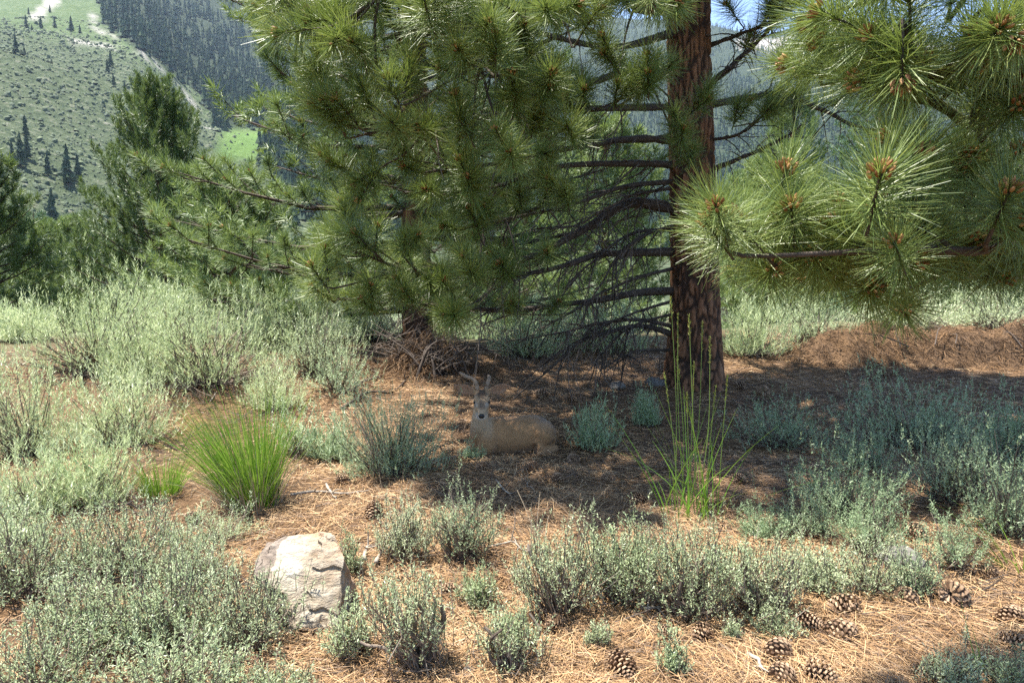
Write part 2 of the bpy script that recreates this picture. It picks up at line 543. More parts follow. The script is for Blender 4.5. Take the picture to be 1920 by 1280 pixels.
def hill_mat():
    m, nt, b = new_mat('mountain_cover')
    tc = N(nt, 'ShaderNodeTexCoord')
    p = tc.outputs['Object']
    at_ = N(nt, 'ShaderNodeAttribute', attribute_name='cover')
    sep = N(nt, 'ShaderNodeSeparateColor')
    nt.links.new(at_.outputs['Color'], sep.inputs[0])
    n1 = noise(nt, 0.14, 6, 0.75, p)
    n2 = noise(nt, 0.018, 5, 0.6, p)
    n3 = noise(nt, 0.35, 4, 0.7, p)
    shrub = ramp(nt, n1, [(0.34, (0.042, 0.062, 0.034)), (0.47, (0.082, 0.108, 0.054)), (0.57, (0.12, 0.142, 0.08)), (0.68, (0.27, 0.25, 0.20))])
    shrub = mix(nt, 0.45, shrub, ramp(nt, n3, [(0.3, (0.25, 0.3, 0.2)), (0.7, (1, 1, 1))]), 'MULTIPLY')
    forest = ramp(nt, n1, [(0.35, (0.018, 0.032, 0.018)), (0.6, (0.045, 0.060, 0.032)), (0.74, (0.14, 0.13, 0.10))])
    meadow = ramp(nt, n2, [(0.3, (0.10, 0.18, 0.045)), (0.7, (0.165, 0.25, 0.07))])
    meadow = mix(nt, 0.35, meadow, ramp(nt, n1, [(0.3, (0.45, 0.5, 0.4)), (0.7, (1, 1, 1))]), 'MULTIPLY')
    rock = ramp(nt, n1, [(0.3, (0.25, 0.22, 0.20)), (0.6, (0.50, 0.46, 0.42))])
    c = mix(nt, sep.outputs[0], shrub, forest)
    c = mix(nt, sep.outputs[1], c, meadow)
    c = mix(nt, sep.outputs[2], c, rock)
    nt.links.new(c, b.inputs['Base Color'])
    b.inputs['Roughness'].default_value = 0.95
    b.inputs['Specular IOR Level'].default_value = 0.1
    bump(nt, b, n1, 0.8, 6.0)
    return m
HILL = hill_mat()

# ------------------------------------------------------------------ ground and mountains
def polar_sheet(radii, phis):
    r, p = np.meshgrid(radii, phis, indexing='ij')
    x, y = r * np.sin(p), r * np.cos(p)
    z = H(x, y)
    nr, npn = r.shape
    idx = np.arange(nr * npn).reshape(nr, npn)
    f = np.stack([idx[:-1, :-1], idx[1:, :-1], idx[1:, 1:], idx[:-1, 1:]], -1).reshape(-1, 4)
    return np.stack([x, y, z], -1).reshape(-1, 3), f[:, ::-1]

phis_near = np.radians(np.concatenate([np.linspace(-180, -55, 60, endpoint=False), np.linspace(-55, 55, 260, endpoint=False), np.linspace(55, 180, 61)]))
mb = MB()
radii = np.concatenate([[0.02], np.geomspace(0.6, 14, 180), np.geomspace(14.3, 60, 60)])
v, f = polar_sheet(radii, phis_near)
mb.add(v, f)
g = mb.build('ground', [GROUND], smooth_shade=True)
tag(g, kind='structure')

mb = MB()
radii = np.concatenate([np.geomspace(60, 300, 40, endpoint=False), np.geomspace(300, 4600, 130)])
v, f = polar_sheet(radii, phis_near)
mb.add(v, f)
hills = mb.build('mountain_terrain', [HILL], smooth_shade=True)
tag(hills, kind='structure')

_bx = np.array([-200, -60, 0, 45, 120, 170, 250, 300, 330, 700], float)      # py along the forest edge
_bxx = np.array([120, 160, 176, 186, 300, 362, 408, 470, 500, 640], float)    # px of that edge

def cover(x, y, z):
    """forest, meadow, rock amounts at ground points of the mountains"""
    px, py, dz = project(np.stack([x, y, z], -1))
    r = np.hypot(x, y)
    edge = np.interp(py, _bx, _bxx) + fbm2(x / 40, y / 40, 3, 31) * 26
    forest = smooth(0, 14, px - edge) * (dz > 0) * smooth(560, 640, r)
    forest = np.maximum(forest, smooth(600, 700, r) * smooth(640, 700, px))
    meadow = smooth(60, 25, np.abs(px - 455 + (py - 270) * 0.2)) * smooth(38, 18, np.abs(py - 272)) * (dz > 0)
    upper = smooth(20, -25, py - np.interp(px, [-100, 0, 60, 130, 250, 330, 420], [45, 52, 68, 76, 112, 165, 250])) * (1 - forest) * smooth(520, 420, px)
    meadow = np.maximum(meadow, upper * 0.30)
    forest = forest * (1 - smooth(0.2, 0.6, meadow))
    rock = smooth(14, 6, np.abs(px - np.interp(py, [-60, 0, 40, 60], [120, 100, 60, 15]) + fbm2(x / 30, y / 30, 3, 5) * 18)) * smooth(42, 30, py) * (px < 200)
    rock = np.maximum(rock, 0.8 * smooth(12, 4, np.abs(px - edge + 12)) * (py < 250) * (py > 20) * (1 - forest) * smooth(-0.1, 0.25, fbm2(x / 25, y / 25, 3, 77)))
    rock = np.maximum(rock, 0.8 * smooth(9, 3, np.abs(py - np.interp(px, [140, 200, 270], [76, 84, 104]))) * (px > 135) * (px < 275) * smooth(-0.15, 0.2, fbm2(x / 30, y / 30, 3, 41)))
    peak = smooth(2300, 2900, r) * smooth(125, 75, py) * (px > 1380) * smooth(0.02, 0.2, fbm2(x / 130, y / 130, 4, 61) + 0.1)
    rock = np.maximum(rock, peak)
    return forest, meadow, np.clip(rock, 0, 1)

fo, me_, ro = cover(v[:, 0], v[:, 1], v[:, 2])
ca = hills.data.color_attributes.new('cover', 'FLOAT_COLOR', 'POINT')
ca.data.foreach_set('color', np.stack([fo, me_, ro, np.ones_like(fo)], -1).astype(np.float32).ravel())

def conifer_template(rg, tiers=5, sides=6, ragged=0.25):
    mb = MB()
    for t in range(tiers):
        z0 = 0.08 + 0.86 * t / tiers
        z1 = z0 + 0.95 / tiers + 0.07
        rad = 0.16 * (1 - t / tiers) ** 0.85 + 0.015
        a = np.arange(sides) / sides * 2 * np.pi + rg.random() * 6
        rr = rad * np.clip(1 + ragged * rg.normal(size=sides), 0.35, 1.6)
        if sides >= 8: rr = rr * np.where(np.arange(sides) % 2, 0.55, 1.1)
        ring = np.stack([rr * np.cos(a), rr * np.sin(a), z0 + rg.normal(size=sides) * 0.02], -1)
        vv = np.vstack([ring, [[0, 0, min(z1, 1.0)]]])
        mb.add(vv, [[i, (i + 1) % sides, sides] for i in range(sides)])
    return mb.arrays()

rg = rng('forest')
tm = [conifer_template(rg, 4, 4, 0.2) for _ in range(4)]
nC = 38000
ph = np.radians(rg.uniform(-44, 44, nC))
rr = np.exp(rg.uniform(np.log(430), np.log(3300), nC))
x, y = rr * np.sin(ph), rr * np.cos(ph)
z = H(x, y)
fo, me_, ro = cover(x, y, z)
px, py, dz = project(np.stack([x, y, z], -1))
dens = fo * (0.80 + 0.8 * fbm2(x / 90, y / 90, 3, 19)) * (1 - 0.75 * ro)
valley = smooth(470, 430, rr) * 0.0 + (py > 430) * (rr > 640) * 0.35
keep = (rg.random(nC) < np.maximum(dens, valley * (px > -100))) & (py > -60)
x, y, z, rr = x[keep], y[keep], z[keep], rr[keep]
mb = MB()
hgt = np.clip(rg.normal(23, 6.5, len(x)), 8, 40) * np.clip(1.15 - rr / 9000, 0.8, 1.2)
wch = rg.integers(0, 4, len(x))
for k in range(4):
    s = wch == k
    M = frames(np.tile([0, 0, 1.0], (s.sum(), 1)) + rg.normal(size=(s.sum(), 3)) * 0.02, rg)
    place(mb, tm[k], M, np.stack([x, y, z - 1.2], -1)[s], hgt[s])
o = mb.build('far_forest', [FOREST])
tag(o, 'dense blue green conifer forest covering the far mountain slopes', 'forest', kind='stuff')
N_FOREST = len(x)

# shrubs over the open hillside
rg = rng('shrubs')
nS = 38000
ph = np.radians(rg.uniform(-44, -12, nS))
rr = rg.uniform(340, 1250, nS)
x, y = rr * np.sin(ph), rr * np.cos(ph)
z = H(x, y)
fo, me_, ro = cover(x, y, z)
px, py, dz = project(np.stack([x, y, z], -1))
keep = rg.random(nS) < (1 - fo) * (1 - 0.9 * np.clip(me_ * 2, 0, 1)) * np.clip(0.75 + 1.1 * fbm2(x / 60, y / 60, 3, 23), 0.05, 1)
x, y, z = x[keep], y[keep], z[keep]
bl = MB()
a = np.arange(5) / 5 * 2 * np.pi
ring0 = np.stack([0.5 * np.cos(a), 0.5 * np.sin(a), np.full(5, -0.05)], -1) * (1 + 0.2 * rg.normal(size=(5, 1)))
ring1 = np.stack([0.36 * np.cos(a + 0.5), 0.36 * np.sin(a + 0.5), np.full(5, 0.42)], -1) * (1 + 0.2 * rg.normal(size=(5, 1)))
bl.add(np.vstack([ring0, ring1]), [[i, (i + 1) % 5, 5 + (i + 1) % 5, 5 + i] for i in range(5)])
bl.add(np.vstack([ring1, [[0.05, 0.03, 0.62]]]), [[k, (k + 1) % 5, 5] for k in range(5)])
mb = MB()
place(mb, bl.arrays(), frames(np.tile([0, 0, 1.0], (len(x), 1)) + rg.normal(size=(len(x), 3)) * 0.25, rg), np.stack([x, y, z - 0.3], -1), np.clip(rg.gamma(2.2, 0.85, len(x)), 0.8, 7.5))
o = mb.build('hillside_shrubs', [SHRUB_FAR], None, True)
tag(o, 'low grey green brush spread over the open hillside', 'brush', kind='stuff')

# single conifers one can pick out on the open slope
rg = rng('lone')
TRUNK_FAR = plain_mat('far_trunk', (0.06, 0.045, 0.035), (0.10, 0.08, 0.06), 1, 0.9, 0)
LONE = [
    (49, 52, 1000, 15, 'lone conifer leftmost in the row on the smooth green ridge'),
    (77, 54, 1000, 15, 'lone conifer second from the left in the ridge row'),
    (103, 53, 1000, 13, 'lone conifer third from the left in the ridge row'),
    (134, 60, 1000, 19, 'tallest narrow conifer, fourth in the ridge row'),
    (150, 63, 1000, 11, 'small conifer at the right end of the ridge row'),
    (60, 57, 990, 7, 'tiny conifer between the first two of the ridge row'),
    (54, 28, 1250, 11, 'conifer standing beside the pale scree under the top edge'),
    (94, 25, 1270, 13, 'spreading conifer on the pale scree near the top edge'),
    (30, 101, 790, 18, 'dark conifer alone on the brushy slope below the ridge row'),
    (46, 104, 790, 9, 'small conifer close beside the dark one on the brushy slope'),
    (202, 138, 760, 14, 'upper conifer of the pair in the middle of the slope'),
    (208, 126, 780, 16, 'conifer just above the slope pair, nearest the gully'),
    (213, 162, 720, 12, 'conifer below the slope pair, toward the young pine'),
    (234, 172, 700, 10, 'small conifer nearest the tip of the young pine'),
    (48, 255, 600, 15, 'conifer low on the slope, above the cluster of dark trees'),
    (40, 315, 560, 24, 'biggest dark conifer of the cluster low on the slope'),
    (52, 300, 565, 18, 'conifer at the right of the low dark cluster'),
    (24, 310, 560, 16, 'conifer at the left of the low dark cluster'),
    (90, 330, 520, 15, 'conifer standing alone right of the low dark cluster'),
    (128, 350, 500, 26, 'broad dark conifer beside the young pine, low on the slope'),
    (147, 345, 500, 18, 'slim conifer touching the broad one beside the young pine'),
    (100, 430, 440, 22, 'spire shaped conifer near the foot of the slope'),
]
for px, py, r0, h, lab in LONE:
    # walk out along the sight line until it meets the slope
    d = ray(px, py)
    t = np.linspace(300, 3200, 6000)
    P = _CAM + d[None] * t[:, None]
    hit = P[:, 2] < H(P[:, 0], P[:, 1])
    p = P[int(np.argmax(hit))] if hit.any() else P[3000]
    base = np.array([p[0], p[1], float(H(p[0], p[1]))])
    h = h * np.clip(np.hypot(base[0], base[1]) / r0, 0.6, 1.5)
    t_ = thing('hillside_conifer', lab, 'conifer', base, 'single conifers on the open slope')
    mb = MB()
    tubes(mb, [[0, 0, -0.5], [0, 0, h * 0.5], [0, 0, h * 0.95]], [h * 0.018, h * 0.012, h * 0.003], 5)
    mb.build('trunk', [TRUNK_FAR], t_)
    cm = MB()
    place(cm, conifer_template(rg, 13, 12, 0.25), np.eye(3)[None], np.zeros((1, 3)), [h])
    cm.build('crown', [FOREST], t_)

# ------------------------------------------------------------------ needle tufts
def tuft_template(rg, n, L=0.19, width=0.0022, k=3, shoot=0.17, buds=7, droop=0.25, bud_size=1.0, spread=1.0):
    """a shoot along z with long needles round it and a cluster of buds at the tip"""
    mb = MB()
    s = np.sort(rg.random(n)) ** 0.8
    az = rg.random(n) * 2 * np.pi
    ang = np.radians(np.interp(s, [0, 0.5, 0.9, 1], [88, 68, 42, 22])) * spread + rg.normal(size=n) * 0.13
    rad = np.stack([np.cos(az), np.sin(az), np.zeros(n)], -1)
    D = rad * np.sin(ang)[:, None] + np.array([0, 0, 1.0]) * np.cos(ang)[:, None]
    P = np.stack([np.zeros(n), np.zeros(n), s * shoot], -1) + rad * 0.004
    ln = L * rg.uniform(0.78, 1.12, n)
    bend = -rad * (ln * 0.05)[:, None] + np.array([0, 0, 1.0]) * (ln * rg.uniform(-droop, droop * 0.5, n))[:, None] + rg.normal(size=(n, 3)) * 0.012
    D = norm(D)
    if k == 1:
        sd = norm(np.cross(D, np.array([0.25, 0.1, 1.0]) + rg.normal(size=D.shape) * 0.5)) * (width * 0.62 * rg.uniform(0.8, 1.2, n))[:, None]
        V = np.stack([P + D * (ln * 0.12)[:, None] - sd, P + D * (ln * 0.12)[:, None] + sd, P + D * ln[:, None] + bend], 1)
        mb.add(V.reshape(-1, 3), np.arange(3 * n).reshape(-1, 3), 0)
    side = norm(np.cross(D, np.array([0.25, 0.1, 1.0]) + rg.normal(size=D.shape) * 0.5))
    if k > 1:
        ribbons(mb, P, D, ln, width * rg.uniform(0.8, 1.2, n), bend, rg, k, 0, side, (1, 0.35))
    if k > 1:
        tubes(mb, [[0, 0, -0.05], [0, 0, shoot * 0.5], [0, 0, shoot]], [0.006, 0.0055, 0.005], 5, 1)
    for b in range(buds):
        a = b * 2.4
        rr = 0.0072 * math.sqrt(b) * bud_size
        c = np.array([rr * math.cos(a), rr * math.sin(a), shoot - 0.002 * b])
        up = norm(np.array([math.cos(a) * 0.5 * (b > 0), math.sin(a) * 0.5 * (b > 0), 1.0]))
        ln_ = 0.026 * bud_size
        tubes(mb, [c, c + up * ln_ * 0.35, c + up * ln_ * 0.75, c + up * ln_], np.array([0.004, 0.0062, 0.005, 0.001]) * bud_size, 5, 2)
    return mb

rg = rng('tufts')
TM = [NEEDLE, WOOD, BUD]
TUFT_HI = [tuft_template(rg, 330, 0.195, 0.0026, 3, 0.18, b, 0.28, 1.25).mesh('needle_tuft', TM) for b in (12, 8, 14, 10)]
TUFT_MID = [tuft_template(rg, 300, 0.175, 0.0040, 2, 0.20, b, 0.25, 1.15).mesh('needle_tuft', TM) for b in (5, 0, 7, 3)]
TUFT_LO = tuft_template(rg, 48, 0.20, 0.019, 1, 0.20, 0).arrays()
TUFT_T2M = [tuft_template(rg, 150, 0.165, 0.0068, 2, 0.22, b, 0.2, 1.3, 0.9).mesh('needle_tuft', [NEEDLE_FAR, WOOD, BUD]) for b in (3, 0, 4)]
TUFT_T2A = [tuft_template(rg, 58, 0.165, 0.013, 1, 0.22, 0, 0.2, 1.3, 0.9).arrays() for b in (0, 0)]
TUFT_FARA = [tuft_template(rg, 54, 0.165, 0.016, 1, 0.26, 0, 0.2, 1.6, 0.85).arrays() for b in (0, 0)]
TUFT_BRUSH = [tuft_template(rg, 84, 0.14, 0.015, 1, 0.44, 0, 0.15, 1.6, 0.72).arrays() for b in (0, 0)]
TUFT_FAR2A = [tuft_template(rg, 26, 0.20, 0.030, 1, 0.34, 0, 0.2, 1.6, 0.8).arrays()]

def tuft_obj(me, parent, root_loc, pos, axis, scale, rg):
    o = bpy.data.objects.new('needle_tuft', me)
    M = frames(np.asarray(axis)[None], rg)[0] * scale
    m4 = Matrix.Identity(4)
    for i in range(3):
        for j in range(3):
            m4[i][j] = M[i, j]
        m4[i][3] = pos[i] - root_loc[i]
    COL.objects.link(o)
    o.parent = parent
    o.matrix_basis = m4
    return o

# ------------------------------------------------------------------ the big pines near the camera
def bark_trunk(pts, radii, sides, rows, seed, flare=0.0):
    """tapered trunk with raised bark plates and dark furrows"""
    path = spline(pts, rows)
    s = np.linspace(0, 1, rows)
    rad = np.interp(s, np.linspace(0, 1, len(radii)), radii)
    a = np.arange(sides) / sides * 2 * np.pi
    z = path[:, 2] - path[0, 2]
    A, Z = np.meshgrid(a, z)
    rmean = float(np.mean(radii))
    q = np.stack([np.cos(A) * rmean * 21, np.sin(A) * rmean * 21, Z * 3.7], -1)
    q = q + np.stack([fbm(q * 0.6 + 5, 3, seed)] * 3, -1) * 1.2
    d1, d2 = worley(q, seed)
    plate = smooth(0.05, 0.32, d2 - d1)
    fine = fbm(np.stack([np.cos(A) * rmean * 60, np.sin(A) * rmean * 60, Z * 9], -1), 3, seed + 3)
    big = fbm(np.stack([np.cos(A) * 1.5, np.sin(A) * 1.5, Z * 0.9], -1), 3, seed + 8)
    fl = flare * np.exp(-Z / 0.35) * (1 + 0.35 * np.cos(A * 5 + seed))
    rr = rad[:, None] * (1 + 0.05 * big) + plate * 0.030 + fine * 0.012 + fl - 0.015
    V = np.stack([path[:, 0:1] + rr * np.cos(A), path[:, 1:2] + rr * np.sin(A), np.broadcast_to(path[:, 2:3], A.shape)], -1)
    idx = np.arange(rows * sides).reshape(rows, sides)
    nx = np.roll(idx, -1, 1)
    f = np.stack([idx[:-1], nx[:-1], nx[1:], idx[1:]], -1).reshape(-1, 4)
    return V.reshape(-1, 3), f, plate.ravel()

def build_trunk(root, loc, pts, radii, sides, rows, seed, flare=0.0):
    V, f, plate = bark_trunk(pts, radii, sides, rows, seed, flare)
    mb = MB()
    mb.add(V, f)
    o = mb.build('trunk', [BARK], root, True, loc)
    at_ = o.data.attributes.new('plate', 'FLOAT', 'POINT')
    at_.data.foreach_set('value', plate.astype(np.float32))
    return o

def wiggle(path, amp, rg, seed):
    n = len(path)
    w = np.stack([fbm(np.stack([np.linspace(0, n / 4.0, n), np.full(n, seed * 1.7 + k * 9.1), np.full(n, 0.3)], -1), 3, seed + k) for k in range(3)], -1)
    return path + w * amp * np.linspace(0, 1, n)[:, None]

def limb(root, loc, pts, r0, r1, seed, twigs=0, twig_len=0.6, twig_zone=(0.1, 0.8), hang=0.8, n=26, name='branch'):
    """one limb of a pine with its dead twigs, as a part of the tree; returns (object, path)"""
    rg = rng('limb%s' % seed)
    path = wiggle(spline(pts, n), 0.07, rg, seed)
    mb = MB()
    rad = np.interp(np.linspace(0, 1, n), [0, 0.15, 1], [r0 * 1.25, r0, r1]) * (1 + 0.08 * rg.normal(size=n))
    tubes(mb, path, rad, 8)
    if twigs:
        t = rg.uniform(twig_zone[0], twig_zone[1], twigs) * (n - 1)
        i = np.clip(t.astype(int), 0, n - 2)
        P = path[i] + (path[i + 1] - path[i]) * (t - i)[:, None]
        T = norm(path[i + 1] - path[i])
        D = norm(T * rg.uniform(0.1, 0.9, (twigs, 1)) + rg.normal(size=(twigs, 3)) * np.array([0.5, 0.7, 0.35]) + np.array([0, 0, -0.25 * hang]))
        L = twig_len * rg.uniform(0.35, 1.25, twigs)
        kk = np.linspace(0, 1, 6)
        bend = np.array([0, 0, -1.0]) * (L * rg.uniform(0.1, 0.7, twigs) * hang)[:, None] + rg.normal(size=(twigs, 3)) * (L * 0.22)[:, None]
        Q = P[:, None] + D[:, None] * (L[:, None] * kk)[..., None] + bend[:, None] * (kk ** 2)[None, :, None]
        Q += rg.normal(size=Q.shape) * 0.012 * kk[None, :, None]
        tubes(mb, Q, (0.006 + 0.006 * rg.random(twigs))[:, None] * (1 - 0.75 * kk)[None], 4, 1)
        # second order
        m2 = twigs
        b = rg.integers(0, twigs, m2)
        j = rg.integers(2, 5, m2)
        P2 = Q[b, j]
        D2 = norm(norm(Q[b, j] - Q[b, j - 1]) + rg.normal(size=(m2, 3)) * 0.6)
        L2 = L[b] * rg.uniform(0.2, 0.55, m2)
        kk = np.linspace(0, 1, 4)
        Q2 = P2[:, None] + D2[:, None] * (L2[:, None] * kk)[..., None] + (rg.normal(size=(m2, 3)) * (L2 * 0.25)[:, None])[:, None] * (kk ** 2)[None, :, None]
        tubes(mb, Q2, 0.0045 * (1 - 0.7 * kk), 3, 1)
    return mb, path

def limb_tufts(path, n, zone, rg, reach=0.45, up=0.6, mb=None):
    """side shoots along the outer part of a limb: returns (pos, axis) lists and draws the shoots"""
    k = len(path)
    P, A = [], []
    for q in range(n):
        t = (zone[0] + (zone[1] - zone[0]) * ((q + rg.random()) / n)) * (k - 1)
        i = min(int(t), k - 2)
        p = path[i] + (path[i + 1] - path[i]) * (t - i)
        T = norm(path[i + 1] - path[i])
        side = norm(np.cross(T, [0, 0, 1.0])) * (1 if q % 2 else -1)
        d = norm(T * rg.uniform(0.5, 1.1) + side * rg.uniform(0.2, 1.1) + np.array([0, 0, rg.uniform(-0.35, 0.5)]))
        L = reach * rg.uniform(0.3, 1.2) * (1.1 - 0.6 * (t / (k - 1)))
        e = p + d * L + np.array([0, 0, 0.12 * L])
        if mb is not None:
            tubes(mb, spline([p, p + d * L * 0.55, e], 3), [0.010, 0.008, 0.006], 4)
        P.append(e)
        A.append(norm(d + np.array([0, 0, up * rg.uniform(0.3, 1.3)]) + rg.normal(size=3) * 0.2))
    T = norm(path[-1] - path[-2])
    P.append(path[-1]); A.append(norm(T + np.array([0, 0, up * 0.6])))
    return P, A

def near_pine(name, label, base, trunk_pts, trunk_r, sides, rows, seed, limbs, extra, meshes, flare, max_obj=300, hidden=None, tuft_scale=1.0):
    root = thing(name, label, 'pine tree', base)
    build_trunk(root, base, trunk_pts, trunk_r, sides, rows, seed, flare)
    rg = rng(name)
    cand = []
    built = []
    for q, L in enumerate(limbs):
        mb, path = limb(root, base, L['pts'], L.get('r0', 0.035), L.get('r1', 0.010), seed * 100 + q, L.get('twigs', 0), L.get('tl', 0.6), L.get('tz', (0.1, 0.8)), L.get('hang', 0.8))
        P, A = ([], [])
        if L.get('n', 0):
            P, A = limb_tufts(path, L['n'], L.get('zone', (0.45, 1.0)), rg, L.get('reach', 0.5), L.get('up', 0.6), mb)
        built.append([mb, path, P, A])
    for (px, py, Y, dx, dy, dz) in extra:
        e = at(px, py, Y)
        best = None
        for b in built:
            d = np.linalg.norm(b[1][4:] - e, axis=1)
            i = int(np.argmin(d))
            if best is None or d[i] < best[0]:
                best = (d[i], b, i + 4)
        _, b, i = best
        i0 = max(2, i - 3)
        s = b[1][i0]
        ax = norm([dx, dy, dz])
        dist = np.linalg.norm(e - s)
        pa = spline([s, s * 0.6 + e * 0.4 + np.array([0, 0, -0.06 * dist]), e - ax * min(0.12, dist * 0.3), e], 9)
        tubes(b[0], pa, np.linspace(0.013, 0.006, 9), 6)
        b[2].append(e); b[3].append(ax)
        # older needles a little further back on the same shoot
        if dist > 0.5:
            b[2].append(pa[6]); b[3].append(norm(pa[7] - pa[5] + np.array([0, 0, 0.03])))
    objs = []
    for mb, path, P, A in built:
        o = mb.build('branch', [WOOD, TWIG], root, True, base)
        objs.append(o)
        for p, a in zip(P, A):
            cand.append((p, a, o))
    pos = np.array([c[0] for c in cand])
    px, py, dz = project(pos)
    if hidden and len(hidden) > 30:            # the gap where the dark trunk behind shows through
        gap = (((px - 778) / 42) ** 2 + ((py - 392) / 62) ** 2) < 1
        cand = [c for c, g_ in zip(cand, gap) if not g_]
        pos, px, py, dz = pos[~gap], px[~gap], py[~gap], dz[~gap]
    vis = (px > -120) & (px < 2040) & (py > -160) & (py < 1400) & (dz > 0.3)
    score = np.where(vis, 1 / np.maximum(dz, 0.3), 0)
    order = np.argsort(-score)
    rest = []
    for rank, i in enumerate(order):
        p, a, o = cand[i]
        if rank < max_obj and vis[i]:
            tuft_obj(meshes[int(rg.integers(0, len(meshes)))], o, base, p, a, tuft_scale * rg.uniform(0.85, 1.12), rg)
        else:
            rest.append((p, a))
    if hidden:
        hm = MB()
        hp, ha = [], []
        for hl in hidden:
            path = wiggle(spline(hl['pts'], 14), 0.08, rg, int(rg.integers(1, 9999)))
            tubes(hm, path, np.linspace(hl.get('r0', 0.05), 0.012, 14), 6)
            P, A = limb_tufts(path, hl['n'], (0.3, 1), rg, hl.get('reach', 0.7), 0.7, hm)
            hp += P; ha += A
        o = hm.build('unseen_upper_limbs', [WOOD], root, True, base)  # limbs out of view; those of the main pine placed to shade the ground
        tag(o, kind='stuff')
        rest += list(zip(hp, ha))
    if rest:
        fm = MB()
        rp = np.array([p for p, a in rest]); ra = np.array([a for p, a in rest])
        place(fm, TUFT_LO, frames(ra, rg), rp, rg.uniform(0.95, 1.3, len(rp)))
        o = fm.build('needle_foliage', [NEEDLE, WOOD, BUD], root, False, base)
        tag(o, kind='stuff')
    return root, len(cand)

